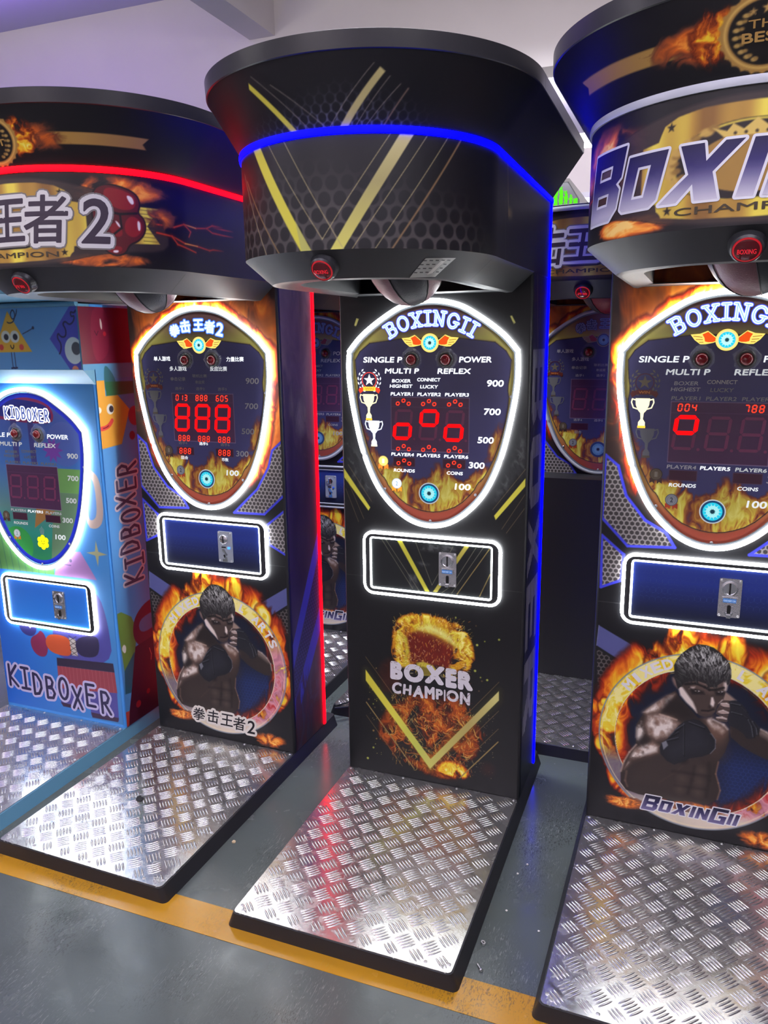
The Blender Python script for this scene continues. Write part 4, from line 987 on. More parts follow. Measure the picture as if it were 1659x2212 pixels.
def board_canvas(kid=False):
    c = Canvas(-.285, .285, 1.03, 1.775, .0015, (96, 70, 64))
    X, Z = c.X, c.Z
    if not kid:
        top = np.clip((Z-1.655)/.05, 0, 1); side = np.clip((np.abs(X)-.08)/.13, 0, 1); bot = np.clip((1.30-Z)/.2, 0, 1)
        col = np.array((176, 168, 84.))*np.ones(X.shape+(1,))
        for m, k in ((top*(1-side*.75), (112, 78, 74)), (bot, (158, 74, 56)), (np.clip((1.5-Z)/.3, 0, 1)*(1-bot)*.5, (196, 130, 60))):
            col = col*(1-m[..., None])+np.array(k, float)*m[..., None]
        c.im[:] = col
        nav = [(-.197, 1.657), (.197, 1.657), (.269, 1.602), (.266, 1.545), (.258, 1.50), (.264, 1.462), (.250, 1.37), (.225, 1.285), (.195, 1.222), (.178, 1.195), (.165, 1.186), (.15, 1.155), (.10, 1.105), (.045, 1.082), (0, 1.076)]
        nav = smooth_loop(nav+[(-x, z) for x, z in nav[::-1][1:] if x > 0 and abs(z-1.657) > .001], 1)
        c.poly(nav, (120, 92, 44), .004, .6, grow=.003); c.poly(nav, (62, 62, 102))
        sl, d = c.sdf(nav, .0); Xs, Zs = c.X[sl], c.Z[sl]
        ins = np.clip(-d/.002, 0, 1)
        c.fire(lambda X, Z: ins*np.clip(.62*np.clip((1.262+.03*np.sin(X*40)-.08*np.abs(X)-Z)/.075, 0, 1)+.42*np.clip((.05+d*1.0)/.03, 0, 1)*np.clip((1.44-Z)/.09, 0, 1)*(Z > 1.16)+.85*np.clip((1.20-Z)/.05, 0, 1), 0, 1), 21, 2.6, PANELFIRE, 1.55, .55, sl)
        c.line(nav, .0022, (38, 32, 40), closed=True)
    else:
        c.im[:] = (52, 110, 190)
        c.im[:] = ramp((Z-1.05)/.7, [(0, (40, 120, 70)), (.18, (46, 140, 120)), (.34, (84, 124, 120)), (.62, (58, 104, 170)), (.9, (64, 84, 150))])
        c.poly([(.05, 1.05), (.26, 1.25), (.26, 1.36), (.10, 1.36)], (96, 128, 96)); c.poly([(.12, 1.36), (.26, 1.36), (.26, 1.46), (.12, 1.46)], (104, 152, 84))
        c.disc(.18, 1.56, .09, (84, 96, 160), alpha=.6); c.disc(-.12, 1.12, .08, (52, 150, 70)); c.poly([(-.02, 1.2), (.1, 1.28), (.0, 1.29)], (150, 110, 60))
        st = []
        for k in range(20):
            r = .055 if k % 2 == 0 else .03; st.append((.118+r*math.cos(k*PI/10), 1.535+r*math.sin(k*PI/10)))
        c.poly(st, (110, 64, 150))
        bnd = [(-.2, 1.66), (.12, 1.64), (.14, 1.68), (.10, 1.73), (-.12, 1.75), (-.22, 1.72)]
        c.poly(smooth_loop(bnd, 2), (36, 44, 120)); c.line(smooth_loop(bnd, 2), .012, (126, 44, 84), closed=True)
        c.poly([(-.09, 1.47), (-.06, 1.47), (-.06, 1.65), (-.09, 1.65)], (60, 62, 120)); c.poly([(0, 1.47), (.03, 1.47), (.03, 1.65), (0, 1.65)], (60, 62, 120))
        sh = inset(SHIELD, .03); sl, d = c.sdf(SHIELD, .01); m = np.clip((d+.034)/.002, 0, 1); c.blend(sl, m, (34, 50, 190))
    c.poly([(-.140, 1.285), (.133, 1.285), (.133, 1.4655), (-.140, 1.4655)], (74, 46, 74)); c.line([(-.140, 1.285), (.133, 1.285), (.133, 1.4655), (-.140, 1.4655)], .0013, (150, 128, 156), closed=True)
    c.line([(-.138, 1.4335), (.131, 1.4335)], .001, (96, 66, 96))
    for x0, x1, z0, z1 in ((-.133, -.055, 1.231, 1.261), (.044, .122, 1.231, 1.261)): c.poly([(x0, z0), (x1, z0), (x1, z1), (x0, z1)], (62, 32, 48)); c.line([(x0, z0), (x1, z0), (x1, z1), (x0, z1)], .001, (90, 60, 78), closed=True)
    for x in (-.065, .053): c.disc(x, 1.589, .027, (30, 28, 40), .004)
    return c
def board_mesh(name, c):
    k = points_in(SHIELD_PANEL); return c.mesh(name, lambda X, Z: (X, 0*X-.0065, Z), k)

def coin_canvas(kind):
    c = Canvas(-.224, .219, .783, .973, .0016, (40, 60, 150))
    if kind == 'hex':
        c.im[:] = ramp((c.Z-.79)/.12, [(0, (20, 24, 44)), (1, (36, 54, 132))]); h = hexcol(c.X, c.Z, .0175, (70, 92, 170), (0, 0, 0), .035)
        c.im = np.maximum(c.im, h*.75*np.clip((c.Z-.80)/.06, .15, 1)[..., None])
    elif kind == 'kid': c.im[:] = ramp((c.Z-.785)/.18, [(0, (40, 130, 220)), (1, (46, 112, 206))])
    else:
        c.im[:] = (30, 32, 33)
        for p in A.Cpgrey: c.poly(p, (92, 94, 94), .006, .8, fn=lambda X, Z: np.clip(ridged(X*60, Z*60+X*30)*1.8-.5, .15, 1))
        for k, p in enumerate(A.CpV): c.poly(p, (206, 202, 66) if k == 0 else (188, 178, 76))
        for p in A.Cpl: c.line(p, .0011, (150, 148, 120))
        for p in A.Cpg: c.line(p, .0028, (160, 140, 80))
    return c

# ---- head graphics
def fire_fascia():
    c = Canvas(0, 0, 1.853, 2.092, .0017, (22, 19, 22), xs=USAMP_FINE); U, Z = c.X, c.Z
    c.fire(lambda U, Z: np.clip(1-np.hypot((U+.33)/.20, (Z-2.0)/.10), 0, 1)*1.2, 9, 3, SOFT, 1.7, 1.5)
    c.fire(lambda U, Z: np.clip(1-np.hypot((U-.30)/.20, (Z-2.05)/.05), 0, 1)*1.1, 9, 5, SOFT, 1.5, 1.8)
    for sx in (-1, 1):
        c.fire(lambda U, Z, sx=sx: np.clip(1-np.hypot((U*sx-.25)/.15, (Z-1.872)/.026), 0, 1)*1.5, 9, 1+sx, SOFT, 2.0, 2.6)
    bel = smooth_loop([(-.46, 1.90), (-.40, 2.0), (-.26, 2.045), (-.09, 2.078), (.09, 2.078), (.26, 2.045), (.40, 2.0), (.46, 1.9), (.26, 1.892), (.12, 1.858), (-.12, 1.858), (-.26, 1.892)], 2)
    c.poly(bel, (62, 50, 46), .003, .85); c.line(bel, .0016, (40, 32, 32), closed=True)
    def gold(U, Z): return ramp(.5+.5*np.sin(U*34+1.0)*.8+.2*np.sin(U*90), [(0, (134, 96, 46)), (.5, (178, 140, 58)), (1, (226, 208, 78))])
    half = [(0, 2.066), (-.09, 2.064), (-.14, 2.056), (-.166, 2.044), (-.173, 2.030), (-.178, 2.018), (-.214, 2.012), (-.214, 1.91), (-.178, 1.905), (-.176, 1.892), (-.165, 1.883), (-.098, 1.871), (0, 1.868)]
    c.poly(half+[(-x, z) for x, z in half[::-1]], gold)
    c.disc(0, 1.965, .072, (34, 28, 28), sx=2.1); c.disc(0, 1.965, .071, gold(U[:1, :1], Z[:1, :1])[0, 0]*.9, None, 1, .067, 2.1)
    c.disc(0, 1.963, .052, (158, 122, 56), sx=2.05)
    for sx in (-1, 1):
        for k in range(9):      # laurel
            t = k/8; x, z = sx*(.155-.07*(2*t-1)**2*1.0), 1.915+.105*t
            c.disc(x, z, .0075, (190, 156, 78), .002, .95, sx=1.7); c.disc(x-sx*.012, z+.006, .006, (146, 112, 54), .002, .9, sx=1.6)
    c.poly([(-.176, 1.901), (.176, 1.901), (.165, 1.879), (.098, 1.870), (0, 1.867), (-.098, 1.870), (-.165, 1.879)], gold)
    c.poly([(-.055, 2.008), (-.075, 2.026), (-.05, 2.018), (-.04, 2.03), (-.022, 2.019), (0, 2.036), (.022, 2.019), (.04, 2.03), (.05, 2.018), (.075, 2.026), (.055, 2.008)], (208, 180, 92))
    for x in (-.036, -.018, 0, .018, .036): c.disc(x, 2.013, .0028, (60, 46, 30))
    for x, z in ((-.153, 2.040), (.153, 2.040), (-.152, 1.890), (.152, 1.890)):
        c.poly([(x+(.009 if k % 2 == 0 else .004)*math.cos(PI/2+k*PI/5)*1.0, z+(.009 if k % 2 == 0 else .004)*math.sin(PI/2+k*PI/5)) for k in range(10)], (34, 28, 24))
    # banner tail, glove, glowing cracks
    for sx in (1,):
        c.poly([(.29, 1.914), (.408, 1.919), (.372, 1.964), (.411, 2.012), (.30, 2.012)], gold); 
        for k in range(9): c.line([(.36-.006*k*.3, 1.925+k*.010), (.392-abs(k-4)*-.002, 1.925+k*.010)], .0012, (90, 70, 40))
        G = lambda p: smooth_loop(p, 2)
        g1 = G([(.235, 2.045), (.262, 2.062), (.30, 2.060), (.345, 2.045), (.356, 2.02), (.345, 1.995), (.365, 1.98), (.366, 1.95), (.345, 1.925), (.318, 1.915), (.305, 1.888), (.27, 1.885), (.24, 1.92), (.23, 1.98)])
        c.poly(g1, (24, 16, 18), grow=.004); c.poly(g1, (92, 20, 26))
        c.poly(G([(.262, 2.055), (.30, 2.055), (.34, 2.04), (.346, 2.02), (.335, 2.003), (.30, 2.0), (.262, 2.02)]), (140, 26, 32)); c.poly(G([(.33, 1.99), (.358, 1.975), (.358, 1.95), (.335, 1.93), (.31, 1.94), (.31, 1.97)]), (140, 26, 32))
        c.poly(G([(.265, 1.955), (.285, 1.97), (.30, 1.96), (.305, 1.935), (.285, 1.93)]), (132, 24, 30)); c.poly(G([(.255, 1.905), (.30, 1.91), (.298, 1.892), (.265, 1.89)]), (132, 24, 30))
        for p in ([(.318, 2.04), (.336, 2.036), (.341, 2.018), (.33, 2.016)], [(.345, 1.978), (.354, 1.972), (.352, 1.95), (.345, 1.952)], [(.275, 1.897), (.29, 1.898), (.288, 1.891), (.276, 1.891)], [(.285, 1.975), (.296, 1.967), (.30, 1.955), (.292, 1.96)]): c.poly(G(p), (236, 226, 226))
        c.line([(.258, 2.01), (.27, 1.995), (.30, 1.99), (.345, 1.995)], .006, (24, 14, 16)); c.line([(.30, 1.99), (.302, 1.955), (.27, 1.93), (.25, 1.94)], .005, (24, 14, 16))
    rr = random.Random(9)
    for sx in (-1, 1):
        for path in ([(.40, 1.972), (.46, 1.97), (.50, 1.982), (.556, 1.978), (.61, 1.984), (.66, 1.968), (.71, 1.975)], [(.40, 1.95), (.45, 1.945), (.50, 1.93), (.56, 1.928), (.62, 1.922), (.68, 1.934)], [(.50, 1.982), (.53, 1.965), (.52, 1.95)], [(.61, 1.984), (.64, 1.995), (.70, 1.99)], [(.45, 1.945), (.47, 1.925), (.55, 1.91)]):
            p = [(sx*x, z) for x, z in path]
            c.line(p, .010, (96, 24, 14), .006, .6); c.line(p, .0042, (196, 62, 26), .0015); c.line(p[2:4], .0024, (246, 190, 70), .0014)
        c.fire(lambda U, Z, sx=sx: np.clip(1-np.hypot((U*sx-.42)/.10, (Z-1.985)/.05), 0, 1)*.8, 12, 4, SOFT, 1.2, 1.4)
    return c.mesh('head_fascia', lambda U, Z: fascia_map(U, Z))
def fire_flare():
    c = Canvas(0, 0, 2.106, 2.237, .0017, (21, 20, 23), xs=USAMP_FINE)
    for sx in (-1, 1):
        rib = [(sx*x, z) for x, z in ((.08, 2.150), (.165, 2.151), (.25, 2.152), (.361, 2.152), (.348, 2.163), (.358, 2.177), (.26, 2.178), (.165, 2.178), (.08, 2.178))]
        c.poly(rib, lambda U, Z: ramp(np.abs(U)/.36, [(0, (120, 84, 40)), (.5, (170, 134, 66)), (1, (150, 112, 74))]))
        c.fire(lambda U, Z, sx=sx: np.clip(1-np.hypot((U*sx-.10)/.15, (Z-2.165-.06*(U*sx-.1))/.055), 0, 1)*.75, 17, 2+sx, SOFT, 1.5, 1.7)
        c.fire(lambda U, Z, sx=sx: np.clip(1-np.hypot((U*sx-.075)/.055, (Z-2.168)/.062), 0, 1)*1.15, 30, 5+sx, GOLDY, 1.6, 1.2)
    ro = []
    for k in range(72): r = .0575+.0022*math.cos(k*PI/3*2); ro.append((1.16*r*math.cos(k*PI/36), 2.165+r*math.sin(k*PI/36)))
    c.poly(ro, (168, 130, 66)); c.disc(0, 2.165, .052, (206, 170, 90), None, 1, .049, 1.16); c.disc(0, 2.165, .046, (24, 21, 20), sx=1.16)
    for sx in (-1, 1):
        for k in range(8):
            a = math.radians(-70+k*17); r = .037
            x, z = sx*1.16*r*math.cos(a), 2.163+r*math.sin(a); c.disc(x, z, .0032, (176, 146, 80), .0012, 1, sx=1.6); c.disc(x*.82, z+.001, .0026, (150, 120, 64), .0012, 1, sx=1.4)
    for x, z, r in ((0, 2.198, .0085), (-.019, 2.195, .0055), (.019, 2.195, .0055)):
        c.poly([(x+(r if k % 2 == 0 else r*.42)*math.cos(PI/2+k*PI/5), z+(r if k % 2 == 0 else r*.42)*math.sin(PI/2+k*PI/5)) for k in range(10)], (186, 150, 84))
    return c.mesh('head_flare', lambda U, Z: flare_map(U, Z))
def dots(c, cell, row, r, col, hole, fade):
    """net of rounded holes: pale web, fading out"""
    U, Z = c.X, c.Z; j = np.floor((Z-1.86)/row+.5); best = np.full(U.shape, 9.)
    for dj in (-1, 0, 1):
        jj = j+dj; off = (np.mod(jj, 2))*cell/2; i = np.round((U-off)/cell); best = np.minimum(best, np.hypot(U-off-i*cell, (Z-1.86-jj*row)*.95))
    web = np.clip((best-r)/.003+.3, 0, 1)*fade
    c.im = c.im*(1-web[..., None])+np.array(col, float)*web[..., None]
def gold_fascia():
    c = Canvas(0, 0, 1.853, 2.092, .0017, (29, 29, 32), xs=USAMP_FINE); c.im[:] = (24, 24, 27); U, Z = c.X, c.Z
    fade = np.clip((2.05-.18*np.maximum(U, 0)-Z)/.12, 0, 1)*np.clip((.46-U)/.12, 0, 1)*np.clip((U+.56)/.05, 0, 1)
    dots(c, .0362, .0333, .0142, (74, 70, 69), (24, 24, 27), fade*.9)
    c.poly([(-.204, 2.095), (-.170, 2.095), (-.016, 1.850), (-.044, 1.850)], (204, 198, 66)); c.poly([(-.044, 1.85), (-.016, 1.85), (-.058, 1.918)], (176, 176, 92))
    c.poly([(.192, 2.095), (.224, 2.095), (.058, 1.850), (.028, 1.850)], lambda U, Z: ramp((Z-1.85)/.24, [(0, (206, 202, 96)), (.6, (164, 156, 100)), (1, (196, 188, 128))]))
    for p in ([(-.138, 2.095), (.011, 1.876), (.172, 2.095)], [(-.087, 2.095), (.062, 1.85)], [(.256, 2.095), (.078, 1.85)], [(.308, 2.095), (.130, 1.85)], [(-.272, 2.051), (-.16, 1.853)]): c.line(p, .0014, (176, 164, 112))
    c.line([(.346, 2.095), (.168, 1.85)], .0042, (122, 98, 66)); c.line([(-.25, 2.03), (-.11, 1.85)], .004, (120, 100, 66))
    c.line([(.62, 2.095), (.66, 1.853)], .0045, (128, 112, 72)); c.line([(.60, 2.0), (.622, 1.853)], .0014, (100, 90, 70))
    return c.mesh('head_fascia', lambda U, Z: fascia_map(U, Z))
def gold_flare():
    c = Canvas(0, 0, 2.106, 2.237, .0017, (22, 22, 26), xs=USAMP_FINE); U, Z = c.X, c.Z
    dz = Z+.25; 
    fade = np.clip((2.196-.25*np.abs(U-.06)-Z)/.06, 0, 1)*np.clip((U+.19)/.02, 0, 1)*np.clip((.29-U)/.1, 0, 1)
    dots(c, .0212, .0165, .0083, (84, 86, 100), (22, 22, 26), fade*.85)
    c.poly([(-.059, 2.104), (-.043, 2.104), (-.126, 2.210), (-.131, 2.199)], (200, 192, 70)); c.poly([(.057, 2.104), (.076, 2.104), (.144, 2.199), (.134, 2.207)], (178, 168, 112))
    for p in ([(.123, 2.213), (.036, 2.106)], [(.153, 2.191), (.093, 2.105)], [(.174, 2.178), (.114, 2.104)], [(-.114, 2.219), (-.014, 2.106)], [(-.076, 2.196), (.026, 2.106)]): c.line(p, .0011, (130, 122, 110))
    c.line([(.19, 2.171), (.153, 2.104)], .003, (108, 90, 78))
    return c.mesh('head_flare', lambda U, Z: flare_map(U, Z))
def side_canvas(kind):
    c = Canvas(.014, .252, .05, 1.85, .002, (24, 24, 27)); Y, Z = c.X, c.Z
    if kind == 'gold':     # tall striped letters B O X E R reading downwards
        st = (np.mod(Y, .0155) < .0088)*1.0
        def blk(p, holes=()):
            m = points_in(p)(Y, Z).astype(float)
            for h in holes: m *= 1-points_in(h)(Y, Z)
            c.blend((slice(None), slice(None)), m*st, (176, 172, 176))
        z = lambda t, z0, z1: z1-(z1-z0)*t
        for k, (z1, z0) in enumerate(((1.62, 1.375), (1.335, 1.095), (1.06, .86), (.83, .58), (.55, .28))):
            P = lambda a, t: (.03+.20*a, z(t, z0, z1))
            if k == 0: blk([P(0, 0), P(1, 0), P(1, .8), P(.85, 1), P(.6, .92), P(.5, .8), P(.4, .92), P(.15, 1), P(0, .8)], ([P(.2, .25), P(.4, .25), P(.4, .7), P(.2, .7)], [P(.6, .25), P(.8, .25), P(.8, .7), P(.6, .7)]))
            elif k == 1: blk([P(.15, 0), P(.85, 0), P(1, .2), P(1, .8), P(.85, 1), P(.15, 1), P(0, .8), P(0, .2)], ([P(.25, .3), P(.75, .3), P(.75, .7), P(.25, .7)],))
            elif k == 2: blk([P(0, 0), P(.5, .32), P(1, 0), P(1, .28), P(.68, .5), P(1, .72), P(1, 1), P(.5, .68), P(0, 1), P(0, .72), P(.32, .5), P(0, .28)])
            elif k == 3: blk([P(0, 0), P(1, 0), P(1, .95), P(.8, .95), P(.8, .3), P(.6, .3), P(.6, .85), P(.4, .85), P(.4, .3), P(.2, .3), P(.2, .95), P(0, .95)])
            else: blk([P(0, 0), P(1, 0), P(1, .8), P(.85, 1), P(.6, .95), P(.5, .75), P(.2, 1), P(0, 1), P(0, .75), P(.35, .5), P(.35, .28), P(0, .28)], ([P(.6, .28), P(.8, .28), P(.8, .7), P(.6, .7)],))
        c.line([(.06, 1.85), (.10, 1.62)], .004, (150, 128, 84)); c.line([(.10, 1.62), (.14, 1.85)], .003, (120, 104, 74))
    else:
        c.im[:] = (76, 62, 72); n = fbm(Y*16, Z*4, 4); c.im = c.im*(1-.5*n[..., None]); 
        c.fire(lambda Y, Z: np.clip((Z-.9)/.5, 0, 1)*.62, 8, 3.1, [(0, (60, 50, 56)), (.5, (98, 80, 78)), (1, (136, 116, 98))], 1.3, .35)
        c.fire(lambda Y, Z: np.clip(1-np.hypot((Y-.14)/.12, (Z-1.42)/.16), 0, 1)*1.1, 12, 1.1, [(0, (70, 60, 60)), (.6, (120, 112, 92)), (1, (158, 150, 116))], 1.6, .4)
        c.hexes([(.02, .40), (.25, .80), (.25, .56), (.02, .25)], .0165, (62, 56, 92), (34, 30, 52), .12)
        c.poly([(.014, .50), (.252, .90), (.252, .80), (.014, .40)], (62, 62, 150)); c.poly([(.014, .27), (.252, .58), (.252, .48), (.014, .16)], (56, 56, 150))
        c.fire(lambda Y, Z: np.clip((.5-Z)/.3, 0, 1)*.6, 14, 6.1, [(0, (34, 22, 26)), (.6, (96, 44, 40)), (1, (150, 80, 60))], 1.2, .3)
    return c.mesh('side_graphic', lambda Y, Z: (0*Y+.3312, Y, Z))

# ------------------------------------------------------------------ display lettering, emblems and score digits
def bmap(x, z, d): return x, 0*x-.0066-d, z
def trophy(dc, x, z, s, col, base):
    p = [(-.021, .042), (.021, .042), (.019, .022), (.012, .006), (.005, -.002), (.0035, -.02), (.010, -.030), (.010, -.042), (-.010, -.042), (-.010, -.030), (-.0035, -.02), (-.005, -.002), (-.012, .006), (-.019, .022)]
    dc.poly([(x+a*s, z+b*s) for a, b in p], col)
    for sx in (-1, 1): dc.stroke([(x+sx*a*s, z+b*s) for a, b in ((.020, .037), (.030, .040), (.032, .030), (.026, .014), (.014, .010))], .0035*s, col)
    dc.next().rect(x-.0115*s, x+.0115*s, z-.047*s, z-.040*s, base)
def wreath(dc, x, z, leaf, star, ring, rib, mid):
    for sx in (-1, 1):
        for k in range(6):
            a = math.radians(-62+k*23); r = .036
            for dr, tilt in ((-.004, .5), (.005, -.2)):
                px, pz = x+sx*(r+dr)*math.cos(a), z+(r+dr)*math.sin(a); t = a+PI/2+tilt
                u, v = (math.cos(t)*sx, math.sin(t)), (-math.sin(t)*sx, math.cos(t))
                dc.poly([(px+u[0]*i+v[0]*j, pz+u[1]*i+v[1]*j) for i, j in ((-.006, 0), (0, .0028), (.007, 0), (0, -.0028))], leaf)
    dc.disc(x, z, .027, ring, 30, .0245)
    dc.poly([(x+(.021 if k % 2 == 0 else .0082)*math.cos(PI/2+k*PI/5), z+(.021 if k % 2 == 0 else .0082)*math.sin(PI/2+k*PI/5)) for k in range(10)], star)
    dc.next().poly([(x-.036, z-.026), (x-.040, z-.034), (x-.034, z-.045), (x-.022, z-.036), (x+.022, z-.036), (x+.034, z-.045), (x+.040, z-.034), (x+.036, z-.026), (x+.022, z-.024), (x-.022, z-.024)], rib)
    dc.next().rect(x-.023, x+.023, z-.036, z-.022, mid); dc.next().text('WIN', x-.016, x+.016, z-.033, z-.025, (240, 120, 40)+tuple(mid[3:]) if len(mid) > 3 else (196, 120, 50), .02)
def medal(dc, x, z, face, ribbon, n, ink):
    for sx in (-1, 1): dc.poly([(x+sx*.002, z-.008), (x+sx*.018, z-.012), (x+sx*.018, z-.028), (x+sx*.010, z-.023), (x+sx*.004, z-.030)], ribbon)
    dc.next().disc(x, z, .0185, tuple(v*.7 for v in face[:3])+tuple(face[3:]), 26); dc.next().disc(x, z, .016, face, 26)
    dc.next().disc(x, z, .0125, tuple(v*.8 for v in face[:3])+tuple(face[3:]), 24, .0115); dc.text(n, x-.0045, x+.0045, z-.008, z+.008, ink, .03)
def eye(dc, x, z, r, cols, k=1):
    rim, iris, inner, pupil = [tuple(c)+(k,) for c in cols]
    dc.disc(x, z, r*1.22, rim, 34); dc.next().disc(x, z, r, iris, 34); dc.next().disc(x, z, r*.66, inner, 30)
    for j in range(14):
        a = j*2*PI/14; dc.poly([(x+r*.60*math.cos(a-.1), z+r*.60*math.sin(a-.1)), (x+r*.95*math.cos(a), z+r*.95*math.sin(a)), (x+r*.60*math.cos(a+.1), z+r*.60*math.sin(a+.1))], inner)
    dc.next().disc(x, z, r*.22, pupil, 18)
    for j in range(10):
        a = j*2*PI/10; dc.poly([(x+r*.2*math.cos(a-.3), z+r*.2*math.sin(a-.3)), (x+r*.34*math.cos(a), z+r*.34*math.sin(a)), (x+r*.2*math.cos(a+.3), z+r*.2*math.sin(a+.3))], pupil)
def wings(dc, x, z, red, gold, k):
    red = red+(k,); gold = gold+(k,)
    for sx in (-1, 1):
        m = lambda p: [(x+sx*a, z+b) for a, b in p]
        dc.poly(m([(.026, .006), (.052, .026), (.072, .018), (.098, .016), (.086, .0), (.070, -.012), (.056, -.012), (.036, -.008), (.026, -.004)]), gold)
    dc.next()
    for sx in (-1, 1):
        m = lambda p: [(x+sx*a, z+b) for a, b in p]
        dc.poly(m([(.028, .004), (.051, .023), (.066, .016), (.060, .006), (.058, -.004), (.050, -.006), (.038, -.006), (.029, -.003)]), red)
        for a, b in (((.066, .008), (.090, .011)), ((.064, .001), (.083, .002)), ((.062, -.006), (.074, -.006))): dc.stroke(m([a, b]), .0016, (150, 70, 20, k), joints=False)
    dc.next().disc(x, z, .0305, gold, 34); dc.next().disc(x, z, .0275, red, 34); dc.next()

SLAB = {'B': ([[(.22, 0), (.22, 1)], [(.02, 0), (.62, 0), (.84, .1), (.84, .4), (.62, .53), (.22, .53)], [(.02, 1), (.58, 1), (.76, .9), (.76, .63), (.6, .53)]], .95),
        'O': ([[(.5+.42*math.cos(k*PI/9), .5+.5*math.sin(k*PI/9)) for k in range(19)]], 1.0),
        'X': ([[(.15, 0), (.85, 1)], [(.15, 1), (.85, 0)], [(0, 0), (.34, 0)], [(.66, 0), (1, 0)], [(0, 1), (.34, 1)], [(.66, 1), (1, 1)]], 1.0),
        'I': ([[(.3, 0), (.3, 1)], [(.05, 0), (.55, 0)], [(.05, 1), (.55, 1)]], .6),
        'N': ([[(.18, 0), (.18, 1), (.82, 0), (.82, 1)], [(0, 0), (.36, 0)], [(0, 1), (.2, 1)], [(.66, 1), (1, 1)]], 1.0),
        'G': ([[(.88, .74)]+[(.5+.42*math.cos(a), .5+.5*math.sin(a)) for a in [math.radians(40+k*20) for k in range(15)]]+[(.88, .42), (.6, .42)], [(.88, .42), (.98, .42)]], 1.0)}
def slab_title(dc, word, width, cx, z0, h, sag, cols, w=(.0145, .0100, .0016)):
    tot = sum(SLAB[c][1]+.22 for c in word)-.22; R = width*width/(8*sag) if sag else 1e6
    for wi, col in zip(w, cols):
        u = -tot/2
        for ch in word:
            st, adv = SLAB[ch]
            for path in st:
                P = []
                for a, b in path:
                    s = (u+a)*width/tot; t = s/R; rr = R+b*h; P.append((cx+rr*math.sin(t), z0+rr*math.cos(t)-R))
                dc.stroke(P, wi, col)
            u += adv+.22
        dc.next()

TXT_EN = [('SINGLE P', -.239, -.098, 1.589, .019, 's'), ('POWER', .097, .205, 1.589, .019, 's'), ('MULTI P', -.161, -.039, 1.552, .0175, 'm'), ('REFLEX', .024, .138, 1.552, .0175, 'm'),
          ('BOXER', -.136, -.069, 1.5195, .0115, 'r'), ('HIGHEST', -.144, -.062, 1.502, .0115, 'r'), ('CONNECT', -.046, .035, 1.524, .0115, 'r'), ('LUCKY', -.036, .027, 1.501, .0115, 'l')]
TXT_EN += [('PLAYER%d' % (k+1), x0, x1, 1.476, .0115, 'p') for k, (x0, x1) in enumerate(((-.141, -.060), (-.046, .036), (.050, .132)))]
TXT_EN += [('PLAYER%d' % (k+4), x0, x1, 1.2715, .0115, 'q%d' % k) for k, (x0, x1) in enumerate(((-.141, -.058), (-.048, .035), (.048, .132)))]
TXT_EN += [('ROUNDS', -.132, -.055, 1.216, .0115, 'c'), ('COINS', .058, .114, 1.2155, .0115, 'c')]
TXT_ZH = [('单人游戏', -.211, -.135, 1.5945, .0175, 's'), ('力量比赛', .113, .187, 1.592, .0175, 's'), ('多人游戏', -.141, -.064, 1.5575, .0175, 'm'), ('反应比赛', .040, .114, 1.5575, .0175, 'm'),
          ('拳击记录', -.141, -.072, 1.519, .0145, 'r'), ('联机比赛', -.040, .024, 1.531, .0125, 'r'), ('幸运奖', -.029, .013, 1.508, .0125, 'l')]
TXT_ZH += [('选手%d' % (k+1), x, x+.038, 1.4835, .012, 'p') for k, x in enumerate((-.122, -.027, .069))]
TXT_ZH += [('选手%d' % (k+4), x, x+.039, 1.277, .012, 'q%d' % k) for k, x in enumerate((-.122, -.028, .068))]
TXT_ZH += [('回合', -.115, -.083, 1.220, .0135, 'c'), ('币数', .069, .099, 1.220, .0135, 'c')]
NUMS = [('900', .191, .246, 1.514, '9'), ('700', .183, .238, 1.423, '7'), ('500', .162, .217, 1.330, '5'), ('300', .133, .188, 1.2455, '3'), ('100', .086, .141, 1.1705, '1')]

